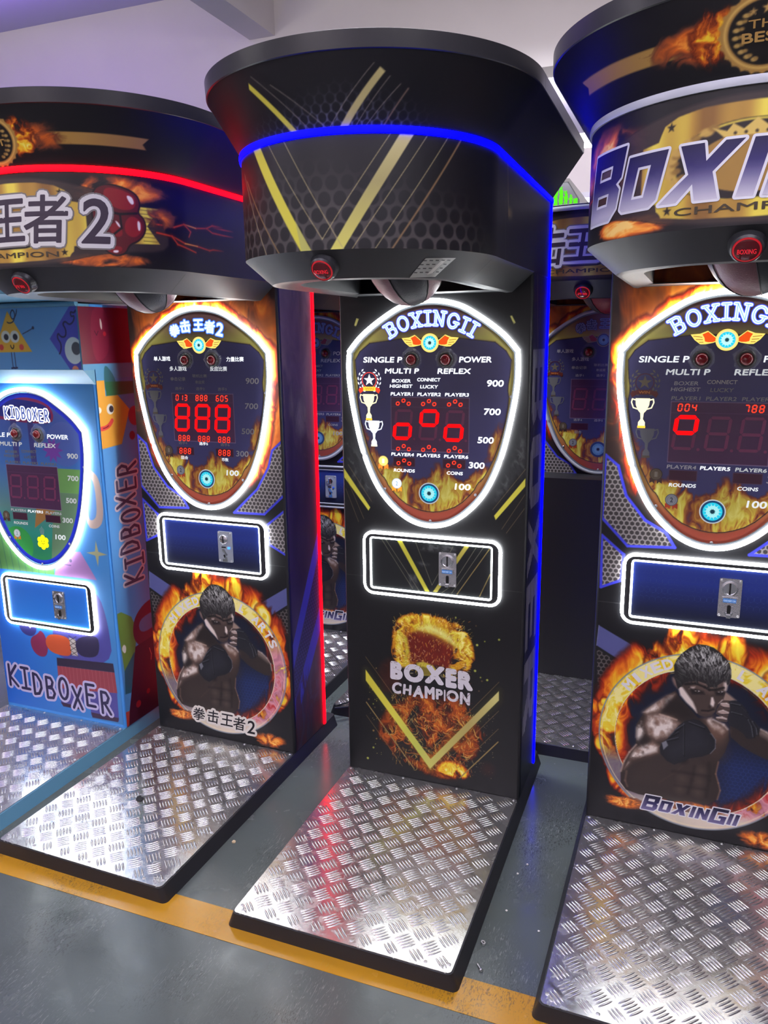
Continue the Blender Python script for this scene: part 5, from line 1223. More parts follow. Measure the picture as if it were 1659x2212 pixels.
def board_lettering(board, zh, lv, digits, title=True, kid=False, power=True):
    """lv: brightness of each group of legends (0 or less = printed, unlit)"""
    done = []
    def piece(name, lit):
        d = Decal(bmap, base=.0016 if name == 'score_digits' else .0008); done.append((name, d, lit)); return d
    def put(body, x0, x1, z, h, key, bold=.035, sh=.12):
        k = lv.get(key, 0); d = piece('legend', k > 0)
        if k > 0: d.text(body, x0, x1, z-h/2, z+h/2, (246, 250, 255, k), bold, sh)
        else: d.text(body, x0, x1, z-h/2, z+h/2, (min(255, 120-k*100),)*3, bold*.6, sh)
    for body, x0, x1, z, h, key in (TXT_ZH if zh else TXT_EN): put(body, x0, x1, z, h, key, .022 if zh else .03, 0 if zh else .10)
    for body, x0, x1, z, key in NUMS: put(body, x0, x1, z, .0215, key, .03, .08)
    on = (255, 8, 14, 1.3); small = (255, 60, 36, 1.5); ghost = (112, 54, 84)
    def show(gs, xs, z, pitch, w, h, th, col, gh=None):
        for cx, g in zip(xs, gs):
            if g.strip():
                d = piece('score_digits', True)
                for k, ch in enumerate(g): digit(d, ch, cx+(k-(len(g)-1)/2)*pitch, z, w, h, th, col)
            if gh and g != '8':
                d = piece('unlit_digit', False); digit(d, '8', cx, z, w-.001, h-.001, .009, gh); d.disc(cx+.040, z-.048, .0045, gh, 14)
    show(digits[0], (-.097, -.006, .083), 1.374, 0, .056, .094, .0125, on, ghost)
    for row, (z, gs) in enumerate(((1.449, digits[1]), (1.2955, digits[2]), (1.246, digits[3]))):
        show(gs, (-.095, -.005, .085) if row < 2 else (-.094, .083), z, .0195, .0105, .020, .0034, small)
    t = lv.get('t', 0); k_ = t if t else 1
    if not kid:
        em = piece('title_lettering', t)
        if zh:
            cs = '拳击王者2'; ctr = ((-.106, 1.697, -.22), (-.058, 1.712, -.10), (.0005, 1.716, 0), (.049, 1.708, .12), (.092, 1.698, .20))
            for w, col in ((.012, (60, 120, 255)), (.0055, (215, 245, 255))) if t else ((.010, (70, 84, 140)), (.005, (150, 160, 200))):
                for ch, (x, z, r) in zip(cs, ctr): outline_text(em, ch, x-.021, x+.021, z-.022, z+.022, col+(k_,), w, -r, .0)
                em.next()
            for ch, (x, z, r) in zip(cs, ctr): em.text(ch, x-.021, x+.021, z-.022, z+.022, (235, 250, 255, k_*1.1) if t else (60, 66, 110), .0, 0, True, -r)
        else:
            cols = ((62, 84, 240, k_), (226, 246, 255, k_*1.1), (120, 190, 235, k_)) if t else ((62, 70, 128), (138, 148, 190), (76, 84, 130))
            slab_title(em, 'BOXINGII', .300, 0, 1.700, .043, .042, cols)
        em = piece('winged_emblem', t)
        wings(em, -.002, 1.643, (236, 84, 28) if t else (150, 60, 60), (252, 226, 110) if t else (150, 140, 120), k_)
        ec = ((250, 226, 150), (40, 205, 236), (190, 250, 252), (24, 70, 84)) if t else ((70, 80, 110), (96, 150, 200), (120, 170, 214), (40, 44, 60))
        eye(em, -.002, 1.643, .0225, ec, k_)
        e2 = lv.get('e', 0); em2 = piece('eye_lamp', e2)
        em2.disc(-.004, 1.1415, .037, (206, 214, 224, .8) if e2 else (70, 80, 110), 34); em2.next()
        eye(em2, -.004, 1.1415, .0275, ((30, 70, 110), (40, 205, 236), (170, 240, 245), (24, 60, 76)) if e2 else ((50, 70, 110), (96, 150, 200), (120, 170, 214), (40, 44, 60)), e2 or 1)
    else:
        em = piece('title_lettering', True)
        pen_word(em, 'KIDBOXER', [(-.104+.0300*k, 1.682-.0016*k+(.003 if k % 2 else -.002)) for k in range(8)], .021, .044, ((.0155, (250, 250, 255, 1.5)), (.0058, (84, 104, 190, .9))))
        em = piece('flower_lamp', True)
        for k in range(6): em.disc(.017+.020*math.cos(k*PI/3+.5), 1.141+.020*math.sin(k*PI/3+.5), .0125, (255, 246, 20, 1.2), 18)
        em.disc(.017, 1.141, .02, (255, 246, 20, 1.2)); em.next()
        for x in (.010, .024): em.disc(x, 1.146, .002, (90, 80, 20, .7), 10)
        em.stroke([(.010, 1.137), (.017, 1.133), (.024, 1.137)], .0018, (90, 80, 20, .7))
        em = piece('ray_lines', False)
        for k in range(7): em.stroke([(.005+k*.004, 1.21-abs(k-3)*.004), (.010+k*.0025, 1.175)], .0010, (170, 190, 190), joints=False)
    for key, nm, fn in (('w', 'laurel_badge', lambda d, k: wreath(d, -.218, 1.521, (236, 240, 246, k), (255, 255, 255, k), (230, 70, 60, k), (222, 62, 40, k), (250, 196, 60, k)) if k else wreath(d, -.218, 1.521, (104, 100, 88), (104, 96, 78), (84, 44, 54), (96, 46, 42), (96, 46, 42))),
                    ('g', 'trophy', lambda d, k: trophy(d, -.221, 1.432, 1.0, (255, 246, 190, k), (250, 190, 60, k)) if k else trophy(d, -.221, 1.432, 1.0, (98, 98, 98), (84, 76, 68))),
                    ('v', 'trophy', lambda d, k: trophy(d, -.203, 1.342, 1.0, (236, 244, 255, k), (230, 220, 200, k)) if k else trophy(d, -.203, 1.342, 1.0, (96, 98, 104), (84, 76, 68))),
                    ('1', 'medal', lambda d, k: medal(d, -.170, 1.246, (255, 226, 120, k), (246, 130, 40, k), '1', (255, 250, 210, k)) if k else medal(d, -.170, 1.246, (92, 80, 66), (70, 48, 46), '1', (120, 112, 98))),
                    ('2', 'medal', lambda d, k: medal(d, -.121, 1.170, (236, 246, 255, k), (240, 150, 40, k), '2', (150, 170, 190, k)) if k else medal(d, -.121, 1.170, (138, 142, 146), (170, 62, 38), '2', (70, 74, 84)))):
        if kid and key in 'wgv': continue
        k = lv.get('i'+key, 0); fn(piece(nm, k), k)
    for name, d, lit in done: d.build(name, M['lit'] if lit else M['print_gloss'], board)

PEN = {'K': [[(.1, 0), (.1, 1)], [(.85, 1), (.12, .45), (.9, 0)]], 'I': [[(.5, 0), (.5, 1)], [(.15, 1), (.85, 1)], [(.1, 0), (.9, 0)]],
       'D': [[(.15, 0), (.15, 1), (.5, .95), (.85, .65), (.88, .35), (.6, .06), (.15, 0)]], 'B': [[(.15, 0), (.15, 1), (.6, .98), (.78, .8), (.65, .58), (.15, .5), (.7, .48), (.9, .26), (.7, .03), (.15, 0)]],
       'O': [[(.5+.42*math.cos(k*PI/8), .5+.5*math.sin(k*PI/8)) for k in range(17)]], 'X': [[(.05, 0), (.92, 1)], [(.1, 1), (.9, 0)]],
       'E': [[(.9, 1), (.15, 1), (.15, 0), (.92, 0)], [(.15, .52), (.75, .52)]], 'R': [[(.15, 0), (.15, 1), (.6, .98), (.82, .76), (.65, .52), (.15, .45)], [(.4, .46), (.92, 0)]]}
def pen_word(dc, word, ctr, w, h, layers, turn=False, skew=0.):
    for pw, col in layers:
        for ch, (x, z) in zip(word, ctr):
            for path in PEN[ch]:
                P = [((a-.5)*w, (b-.5)*h+skew*(a-.5)*w) for a, b in path]
                P = [(x-b, z+a) for a, b in P] if turn else [(x+a, z+b) for a, b in P]
                dc.stroke(P, pw, col)
        dc.next()
def outline_text(dc, body, x0, x1, z0, z1, col, w, rot=0., bold=0., shear=0., keep=True):
    """strokes the contour of a text with a round pen (the pale border of printed letters)"""
    pts, tri = glyphs(body, 0, shear); p = np.array(pts); mn, mx = p.min(0), p.max(0)
    sx = (x1-x0)/(mx[0]-mn[0]); sz = (z1-z0)/(mx[1]-mn[1])
    if len(body) == 1 and keep: sx = sz = min(sx, sz)
    q = (p-(mn+mx)/2)*(sx, sz)
    if rot: c, s = math.cos(rot), math.sin(rot); q = np.c_[q[:, 0]*c-q[:, 1]*s, q[:, 0]*s+q[:, 1]*c]
    q = q+((x0+x1)/2, (z0+z1)/2)
    seen = set()
    for a, b in contour(q, tri):
        dc.stroke([a, b], w, col, joints=False)
        for v in (a, b):
            if v not in seen: seen.add(v); dc.disc(v[0], v[1], w/2, col, 7)

# chunky slanted capitals of the header (unit height, unit advance)
def _blk(): 
    L = {}
    L['B'] = ([[(0, 0), (.72, 0), (.86, .16), (.86, .42), (.76, .5), (.86, .58), (.86, 1), (0, 1)], [(.24, .22), (.24, .40), (.60, .40), (.60, .22)], [(.24, .60), (.24, .78), (.60, .78), (.60, .60)]], .86)
    L['O'] = ([[(0, .06), (.08, 0), (.72, 0), (.84, .12), (.84, 1), (.0, 1)], [(.27, .2), (.27, .78), (.55, .78), (.55, .2)]], .84)
    L['X'] = ([[(-.05, 0), (.28, 0), (.48, .30), (.60, 0), (.98, 0), (.76, .48), (1.12, 1), (.82, 1), (.60, .68), (.48, 1), (.08, 1), (.36, .48)]], 1.12)
    L['I'] = ([[(0, 0), (.27, 0), (.27, 1), (0, 1)]], .27)
    L['N'] = ([[(0, 0), (.26, 0), (.26, .55), (.56, 0), (.84, 0), (.84, 1), (.58, 1), (.58, .46), (.28, 1), (0, 1)]], .84)
    L['G'] = ([[(0, 0), (.86, 0), (.86, .52), (.46, .52), (.46, .36), (.60, .36), (.60, .2), (.26, .2), (.26, .80), (.86, .80), (.86, 1), (0, 1)]], .86)
    return L
BLK = _blk()
def block_word(dc, x0, x1, z0, h, big=1.36, slant=.24, edge=.010, pal=None, back=None, tilt=0.):
    pal = pal or ((216, 218, 226), (44, 40, 96), (190, 188, 200))
    seq = [('B', big), ('O', 1), ('X', 1), ('I', 1), ('N', 1), ('G', big), ('I', 1), ('I', 1)]; gap = .14
    tot = sum(BLK[c][1]*(1 if s == 1 else s*.94) for c, s in seq)+gap*(len(seq)-1); sc = (x1-x0)/(tot+slant*1)
    u = 0; shapes = []
    for c, s in seq:
        loops, adv = BLK[c]; sx = 1 if s == 1 else s*.94
        dz = -.10 if s != 1 else 0
        shapes.append([[(x0+(u+a*sx+slant*(b*s+dz))*sc, z0+(b*s+dz)*h+tilt*((u+a*sx)/tot-.5)) for a, b in l] for l in loops]); u += adv*sx+gap
    if back:
        for sh in shapes: dc.stroke(sh[0], edge*2.6, back, True); dc.poly(sh[0], back)
        dc.next()
    for sh in shapes:
        for l in sh: dc.stroke(l, edge, pal[0], True)
    dc.next()
    f = lambda x, z: tuple(np.interp((z-z0)/h, (0, .22, .62, 1.2), [pal[2][k], pal[2][k]*.7+pal[1][k]*.3, pal[1][k], pal[1][k]*.55][0:4]) for k in range(3))
    for sh in shapes: dc.poly(sh, f)
    dc.next()

def head_lettering(root, zh, flared=True):
    dc = Decal(lambda u, z, d: fascia_map(u, z, d), maxlen=.02, base=.0010)
    if not zh:
        block_word(dc, -.408, .36, 1.903, .100, pal=((226, 228, 234), (48, 42, 100), (196, 194, 206)))
    else:
        for w, col in ((.030, (120, 116, 112)), (.022, (214, 214, 210))):
            for k, ch in enumerate('拳击王者2'):
                cx = -.245+.118*k if k < 4 else .234; outline_text(dc, ch, cx-.062, cx+.062, 1.897 if k < 4 else 1.912, 2.050 if k < 4 else 2.026, col, w, 0, .03, .12)
            dc.next()
        for k, ch in enumerate('拳击王者2'):
            cx = -.245+.118*k if k < 4 else .234; dc.text(ch, cx-.062, cx+.062, 1.897 if k < 4 else 1.912, 2.050 if k < 4 else 2.026, (58, 48, 62), .012, .12, True)
        dc.next()
    dc.build('header_lettering', M['print'], root)
    dc = Decal(lambda u, z, d: fascia_map(u, z, d), maxlen=.02, base=.0010)
    dc.text('CHAMPION', -.137, .137, 1.8785, 1.8925, (66, 56, 40), .02)
    dc.build('belt_lettering', M['print'], root)
    if not flared: return
    df = Decal(lambda u, z, d: flare_map(u, z, d), maxlen=.02, base=.0010)
    df.text('THE', -.025, .025, 2.172, 2.184, (170, 134, 72), .01); df.build('badge_lettering', M['print'], root)
    df = Decal(lambda u, z, d: flare_map(u, z, d), maxlen=.02, base=.0010); df.text('BEST', -.034, .034, 2.152, 2.167, (176, 140, 76), .03)
    df.build('badge_lettering', M['print'], root)
def ring_lettering(root):
    for word, a0, a1 in (('MIXED', 146, 108), ('L', 68.5, 62), ('ARTS', 54, 22)):
        dc = Decal(front_map, base=.0004)
        for k, ch in enumerate(word):
            a = math.radians(a0+(a1-a0)*(k+.5)/len(word)); r = .2755; x, z = RC[0]+r*math.cos(a), RC[1]+r*math.sin(a); w = .016 if ch not in 'IL' else (.007 if ch == 'I' else .011)
            dc.text(ch, x-w, x+w, z-.0175, z+.0175, (236, 234, 232), .035, 0, False, a-PI/2)
        dc.build('ring_lettering', M['print'], root)

LABELS_DONE = []
def machine(loc, yaw, label, style, zh, lit, strip, lv, digits, meshes, coin_style, bag, word, group=None, flared=True):
    root = tag(empty('boxing_machine', loc, yaw), label, 'arcade machine', group)
    add_platform(root, M['black_steel'])
    cab = add_cabinet(root, M['black'])
    f = bpy.data.objects.new('front_graphic', meshes['front']); COL.objects.link(f); f.parent = root
    if not meshes['front'].materials: meshes['front'].materials.append(M['print'])
    s = bpy.data.objects.new('side_graphic', meshes['side']); COL.objects.link(s); s.parent = root
    if not meshes['side'].materials: meshes['side'].materials.append(M['print'])
    b = add_display(root, meshes['board'], lit)
    for x in (-.065, .053): add_push_button(b, x, 1.589)
    board_lettering(b, zh, lv, digits)
    add_coin_unit(root, meshes['coin'], lit, coin_style)
    add_head(root, meshes['fascia'], meshes['flare'], strip, flared)
    add_start_button(root, word)
    add_bag(root, bag[0], bag[1])
    if style == 'fire':
        ring_lettering(root); dc = Decal(front_map, base=.0007)
        if zh:
            ctr = ((-.117, .141), (-.047, .141), (.018, .138), (.078, .132), (.132, .127))
            for ch, (x, z) in zip('拳击王者2', ctr): outline_text(dc, ch, x-.030, x+.030, z-.028, z+.028, (226, 220, 208), .022, 0, .02, .12)
            dc.next()
            for ch, (x, z) in zip('拳击王者2', ctr): dc.text(ch, x-.031, x+.031, z-.029, z+.029, (26, 22, 30), .012, .12, True)
        else: block_word(dc, -.150, .150, .118, .040, edge=.003, back=(236, 234, 232), pal=((214, 214, 222), (44, 40, 84), (120, 112, 150)), tilt=.0)
        dc.build('front_lettering', M['print'], root)
    else:
        rag = random.Random(4)
        for word, x0, x1, z0, z1, bold in (('BOXER', -.155, .157, .440, .510, .06), ('CHAMPION', -.148, .148, .383, .427, .04)):
            dc = Decal(front_map, base=.0004); ws = []
            for ch in word:
                p = np.array(glyphs(ch, 0)[0]); ws.append(float(np.ptp(p[:, 0])))
            sc = (x1-x0-.004*(len(word)-1))/sum(ws); x = x0
            for ch, w in zip(word, ws):
                dc.text(ch, x, x+w*sc, z0+rag.uniform(-.004, .003), z1+rag.uniform(-.002, .005), (214, 211, 214), bold, rag.uniform(-.04, .10)); x += w*sc+.004
            dc.next()
            for _ in range(34):   # worn brush nicks in the letters
                x, z = rag.uniform(x0, x1), rag.uniform(z0, z1); a = rag.uniform(-.5, .5)+(1.2 if rag.random() < .4 else 0); l = rag.uniform(.006, .022)
                dc.stroke([(x, z), (x+l*math.cos(a), z+l*math.sin(a))], rag.uniform(.0006, .0016), (80, 40, 26), joints=False)
            dc.build('front_lettering', M['print'], root)
    if style == 'fire': head_lettering(root, zh, flared)
    return root

# ------------------------------------------------------------------ the machines
front_fire = front_mesh('front_graphic', fire_front())
front_gold = front_mesh('front_graphic', glove_front())
board = board_mesh('display_board', board_canvas())
coin_mesh = lambda k: coin_canvas(k).mesh('coin_panel', lambda X, Z: (X, 0*X-.004, Z))
coin_hex = coin_mesh('hex')
FIRE_SET = dict(front=front_fire, board=board, coin=coin_hex, fascia=fire_fascia(), flare=fire_flare(), side=side_canvas('fire'))
GOLD_SET = dict(front=front_gold, board=board, coin=coin_mesh('gold'), fascia=gold_fascia(), flare=gold_flare(), side=side_canvas('gold'))
BAG1 = [M['leather_black'], M['leather_red']]; BAG2 = [M['leather_black'], M['leather_crimson']]
W = 1.5
ALL = {k: W for k in ('s', 'm', 'r', 'l', 'p', 'q0', 'q1', 'q2', 'c', '9', '7', '5', '3', '1', 'iw', 'ig', 'iv', 'i1', 'i2')}
gold = machine((0, 0, 0), 0, 'middle boxing machine, black with yellow stripes, blue light strips and a burning glove picture', 'gold', False, True, M['blue_led'],
               dict(ALL, t=1.15, e=1.0), ('oOo', ('oOo',)*3, ('oOo',)*3, ('oOo',)*2), GOLD_SET, 'chrome', (BAG1, .25), 'BOXING')
st = Decal(lambda u, v, d: chamfer_map(u, v, d), base=.0008, maxlen=.03)
st.poly([(.258, .30), (.345, .24), (.318, .93), (.235, .99)], (172, 174, 168)); st.next()
rr = random.Random(8)
for k in range(5):
    for j in range(4): st.rect(.254+.017*k-.004*j, .264+.017*k-.004*j, .36+.14*j-.012*k, .40+.14*j-.012*k, (96, 98, 96))
st.poly([(.305, .36), (.318, .34), (.300, .80), (.285, .86)], (214, 214, 206))
st.build('paper_label', M['print_gloss'], gold)
red = machine((-.8997, .0148, 0), math.radians(-.852), 'boxing machine with red light strips and a picture of a boxer in a fire ring', 'fire', True, True, M['red_led'],
              {'s': 1.3, 'm': .75, 'r': -.1, 'l': 0, 'p': 0, 'q0': 0, 'q1': 1.2, 'q2': 0, 'c': 1.0, '9': -.3, '7': -.2, '5': 0, '3': -.2, '1': .9, 't': 1.15, 'e': 1.0},
              ('888', ('013', '888', '605'), ('888',)*3, ('888',)*2), FIRE_SET, 'grey', (BAG1, .6), '开始')
right = machine((.8925, -.0113, 0), math.radians(-.597), 'boxing machine with a lit display and unlit white strips, cut off at the right', 'fire', False, True, M['led_off'],
                {'s': 1.0, 'm': .62, 'r': -.35, 'l': 0, 'p': -.1, 'q0': -.6, 'q1': 1.2, 'q2': .55, 'c': .95, '1': .9, '9': -.3, '7': -.3, '5': -.3, '3': -.3, 'ig': 1.6, 't': 1.15, 'e': 1.0},
                ('O  ', ('004', '   ', '788'), ('   ',)*3, ('   ',)*2), FIRE_SET, 'chrome', (BAG1, .45), 'BOXING')
OFF = {'s': -.7, 'm': -.6, 'r': -.4, 'l': -.4, 'p': -.5, 'q0': -.5, 'q1': -.5, 'q2': -.5, 'c': -.4, '1': -.5, '9': -.3, '7': -.3, '5': -.3, '3': -.3}
NONE = ('   ', ('   ',)*3, ('   ',)*3, ('   ',)*2)
back1 = machine((-1.05, 1.30, 0), 0, 'switched off boxing machine in the narrow gap left of the middle machine', 'fire', False, False, M['led_off'], OFF, NONE, FIRE_SET, 'grey', (BAG2, .3), 'BOXING')
back2 = machine((.42, 1.27, 0), 0, 'switched off boxing machine with plain black lower cover, in the gap right of the middle', 'fire', True, False, M['led_off'], OFF, NONE, FIRE_SET, 'grey', (BAG2, .9), '开始', flared=False)
MB().prism(rrect(-.31, .31, -.165, -.004, .006, 3), .052, 1.022).build('lower_cover', M['black'], back2, True)
back3 = tag(empty('boxing_machine', (-.28, 1.30, 0)), 'back row machine hidden behind the middle one, only its platform corner and cables showing', 'arcade machine')
add_platform(back3, M['black_steel']); add_cabinet(back3, M['black'], 1.84)
o = bpy.data.objects.new('front_graphic', FIRE_SET['front']); COL.objects.link(o); o.parent = back3
add_display(back3, board, False, screws=False)

# ------------------------------------------------------------------ the children's machine
def kid_front():
    c = Canvas(-.322, .322, .062, 1.535, .002, (62, 142, 222))
    c.im[:] = ramp((c.X+.33)/.66, [(0, (46, 116, 226)), (.5, (60, 140, 226)), (1, (78, 156, 224))])
    S = lambda p: smooth_loop(p, 2)
    c.poly([(-.32, .70), (.03, .70), (.03, .86), (-.32, 1.12)], (92, 150, 84))
    for k in range(9): c.line([(-.30+k*.035, .70), (-.33+k*.035, .98)], .0035, (62, 116, 90))
    c.poly([(.18, .815), (.252, .70), (.03, .70), (.06, .80)], (176, 130, 190)); c.disc(.085, .77, .008, (92, 84, 120)); c.disc(.123, .772, .008, (92, 84, 120)); c.line([(.09, .752), (.122, .751)], .004, (92, 84, 120))
    c.poly(S([(.235, 1.17), (.30, 1.15), (.318, 1.09), (.318, .96), (.28, .915), (.22, .925)]), (196, 172, 160)); c.poly(S([(.25, 1.14), (.285, 1.12), (.287, .98), (.26, .95), (.235, .96)]), (92, 150, 216))
    p = (.265, .814); c.poly([(p[0]+(.055 if k % 2 == 0 else .013)*math.cos(PI/2+k*PI/4)*(1 if k % 4 == 0 else .95), p[1]+(.055 if k % 2 == 0 else .013)*math.sin(PI/2+k*PI/4)) for k in range(8)], (186, 188, 140))
    c.poly(S([(-.02, .44), (.02, .60), (.14, .66), (.25, .655), (.29, .52), (.298, .32), (-.01, .31)]), (88, 86, 170))
    c.poly(S([(-.21, .46), (-.19, .41), (-.13, .40), (-.10, .44), (-.12, .48)]), (60, 58, 130)); c.poly([(-.155, .455), (-.13, .462), (-.14, .44)], (240, 240, 250))
    c.poly(S([(-.15, .37), (-.14, .40), (-.10, .42), (-.085, .44), (-.06, .42), (-.05, .36), (-.065, .32), (-.10, .312), (-.135, .33)]), (150, 52, 92))
    c.poly(S([(-.065, .38), (-.05, .42), (0, .432), (.07, .425), (.082, .39), (.075, .34), (.02, .335), (-.04, .345)]), (226, 98, 56))
    c.poly([(.072, .425), (.106, .421), (.112, .345), (.078, .345)], (214, 206, 196))
    for k in range(4): c.line([(.073, .345+k*.022), (.112, .368+k*.022)], .0022, (62, 50, 50)); c.line([(.112, .345+k*.022), (.073, .368+k*.022)], .0022, (62, 50, 50))
    c.poly(S([(.10, .425), (.225, .46), (.235, .40), (.21, .35), (.11, .345)]), (56, 50, 84))
    c.poly([(-.008, .322), (.297, .338), (.30, .298), (-.010, .284)], (58, 48, 72))
    c.poly([(-.010, .284), (.30, .298), (.305, .205), (-.012, .175)], (172, 72, 84))
    for k in range(15): c.line([(-.005+k*.0205, .284+k*.0009), (-.003+k*.0205+.004*math.sin(k), .18+k*.0015)], .0014, (206, 120, 122))
    c.poly([(-.012, .178), (.13, .192), (.11, .10), (-.010, .105)], (92, 88, 172)); c.poly([(.155, .19), (.303, .205), (.301, .075), (.152, .078)], (92, 88, 172))
    c.poly([(-.011, .112), (.108, .108), (.106, .094), (.0, .094)], (70, 48, 78)); c.poly([(.153, .092), (.301, .09), (.295, .070), (.158, .068)], (70, 48, 78))
    c.im *= .86
    a = points_in([(x-.025, z-.30) for x, z in inset(SHIELD, .009)]); b = points_in([(x-.015, z-.307) for x, z in inset(COIN_IN, .002)])
    return c.mesh('front_graphic', front_map, lambda X, Z: ~(a(X, Z) | b(X, Z)))
def kid_upper():
    c = Canvas(-.328, .328, 1.558, 1.792, .002, (100, 160, 212)); S = lambda p: smooth_loop(p, 2)
    c.poly([(.322, 1.795), (.30, 1.793), (.189, 1.673), (.278, 1.553), (.335, 1.553), (.335, 1.795)], (84, 90, 190))
    for w, col in ((.0055, (58, 56, 92)),):
        for path in ([(.33, 1.782), (.318, 1.765), (.30, 1.772), (.302, 1.752), (.318, 1.757), (.312, 1.735), (.29, 1.722), (.272, 1.738), (.258, 1.727), (.272, 1.706), (.268, 1.68), (.246, 1.678), (.232, 1.695), (.226, 1.675), (.243, 1.655), (.238, 1.625), (.225, 1.612)],): c.line(smooth_loop(path, 2, False), w, col)
    c.disc(.300, 1.628, .050, (206, 226, 226), sx=.86); c.disc(.312, 1.636, .024, (84, 92, 100), sx=.9); c.disc(.30, 1.556, .016, (226, 150, 120))
    c.poly([(-.009, 1.780), (-.099, 1.623), (.096, 1.625)], (232, 184, 70))
    for x in (-.030, .016): c.disc(x, 1.683, .0235, (222, 226, 214)); c.disc(x+.002, 1.682, .012, (52, 54, 66))
    for x in (-.058, .045): c.disc(x, 1.643, .0115, (222, 84, 78))
    c.line(smooth_loop([(-.010, 1.655), (-.009, 1.643), (-.001, 1.636), (.006, 1.643), (.006, 1.656)], 2, False), .0035, (52, 50, 60))
    c.line(smooth_loop([(.042, 1.795), (.035, 1.765), (.015, 1.745), (.003, 1.765), (.018, 1.788), (.03, 1.77), (.02, 1.74), (-.005, 1.733), (-.02, 1.742)], 2, False), .004, (58, 60, 80))
    c.line([(.058, 1.693), (.085, 1.703), (.112, 1.714)], .0035, (58, 60, 84)); c.disc(.112, 1.715, .006, (58, 60, 84))
    for x in (-.010, .005): c.line([(x, 1.622), (x+.001, 1.563)], .0035, (54, 56, 90)); c.line([(x-.006, 1.562), (x+.007, 1.564)], .0065, (54, 56, 90))
    return c.mesh('upper_graphic', lambda X, Z: (X, 0*X-.0612, Z))
def kid_side():
    c = Canvas(-.060, .262, .048, 1.79, .002, (86, 156, 222)); S = lambda p: smooth_loop(p, 2); Y, Z = c.X, c.Z
    c.poly([(-.07, 1.80), (.262, 1.80), (.262, 1.575), (-.07, 1.577)], (112, 26, 56)); c.poly(S([(0, 1.575), (.08, 1.60), (.10, 1.66), (.10, 1.79), (0, 1.79)]), (128, 30, 62))
    c.poly(S([(.055, 1.755), (.066, 1.73), (.062, 1.70), (.052, 1.72)]), (232, 226, 220)); c.line([(.02, 1.70), (.03, 1.685), (.04, 1.70)], .003, (60, 20, 40)); c.disc(.075, 1.69, .009, (196, 40, 60))
    c.poly([(-.07, 1.577), (.262, 1.575), (.262, 1.52), (0, 1.513)], (92, 160, 206)); c.poly(S([(.06, 1.577), (.10, 1.54), (.12, 1.50), (.10, 1.46), (.05, 1.46), (.05, 1.53)]), (46, 110, 120))
    c.poly([(.055, 1.506), (.262, 1.50), (.262, 1.452), (.055, 1.45)], (44, 112, 74))
    c.poly([(.0, 1.512), (.05, 1.512), (.05, 1.45), (.122, 1.45), (.186, 1.389), (.122, 1.252), (0, 1.245)], (234, 168, 62)); c.disc(.071, 1.398, .021, (238, 238, 226)); c.disc(.077, 1.398, .013, (50, 48, 54)); c.disc(.008, 1.398, .012, (238, 238, 226))
    c.line(smooth_loop([(.0, 1.325), (.03, 1.325), (.06, 1.335), (.085, 1.362)], 2, False), .017, (222, 70, 66)); c.line(smooth_loop([(.01, 1.325), (.04, 1.327), (.062, 1.338)], 2, False), .003, (110, 30, 40))
    c.disc(.215, 1.36, .04, (150, 56, 70)); c.disc(.19, 1.28, .018, (110, 36, 50))
    c.poly([(.0, .56), (.03, .56), (.09, .52), (.12, .45), (.09, .34), (.02, .30)], (110, 146, 66)); c.poly(S([(.012, .40), (.03, .42), (.045, .40), (.035, .37)]), (240, 240, 236))
    c.poly(S([(.10, .50), (.17, .55), (.262, .56), (.262, .36), (.14, .36), (.09, .42)]), (106, 30, 52)); c.poly(S([(.13, .49), (.262, .50), (.262, .43), (.14, .42)]), (92, 110, 160))
    c.poly([(.02, .30), (.09, .36), (.12, .30), (.05, .19), (.013, .198)], (42, 96, 120)); c.poly([(.10, .38), (.262, .39), (.262, .05), (.012, .05), (.06, .22)], (78, 18, 44)); c.line([(.19, .34), (.20, .31), (.195, .285)], .004, (226, 90, 80))
    c.disc(.09, .12, .016, (176, 30, 44)); c.disc(.16, .15, .012, (160, 26, 42)); c.poly([(.0, .12), (.03, .115), (.02, .05), (0, .05)], (196, 70, 60))
    c.im *= .9
    return c.mesh('side_graphic', lambda Y, Z: (0*Y+.3348, Y, Z), lambda Y, Z: (Y > .006) | (Z > 1.556-(Y+.06)*1.0*(Y < 0)+0*Z) & (Z > 1.553))
kid = tag(empty('kids_boxing_machine', (-1.68, -.05, 0)), 'low light blue children\'s boxing machine with cartoon shapes at the left edge', 'arcade machine')
add_platform(kid, M['teal'], .30)
MB().prism(rrect(-.334, .334, 0, .268, .016, 5), .0475, 1.80).build('cabinet', M['kid_blue'], kid, True, 50)
ob = MB().add([(-.334, -.06, 1.556), (.334, -.06, 1.556), (.334, -.06, 1.80), (-.334, -.06, 1.80), (-.334, .002, 1.497), (.334, .002, 1.497), (.334, .002, 1.80), (-.334, .002, 1.80)], [(0, 1, 2, 3), (4, 0, 3, 7), (1, 5, 6, 2), (3, 2, 6, 7), (4, 5, 1, 0)]).build('upper_box', M['teal'], kid)
link('upper_graphic', kid_upper(), kid, M['print'])
MB().tube([(-.334, -.064, 1.80), (.334, -.064, 1.80)], .010, 10).build('top_trim', M['teal'], kid, True)
MB().box(-.40, .40, -.50, .27, 1.812, 1.96).build('head_box', M['teal'], kid)
link('front_graphic', kid_front(), kid, M['print']); link('side_graphic', kid_side(), kid, M['print'])
kb = add_display(kid, board_mesh('display_board', board_canvas(True)), True, -.025, -.30)
for x in (-.065, .053): add_push_button(kb, x, 1.597)
board_lettering(kb, False, {'s': 1.1, 'm': .55, 'r': .12, 'l': .1, 'p': .12, 'q0': .4, 'q1': 1.1, 'q2': .4, 'c': .6, '9': .5, '7': .55, '5': .55, '3': .55, '1': .9, 'i2': .6}, NONE, kid=True)
add_coin_unit(kid, coin_mesh('kid'), True, 'chrome', -.018, -.308)
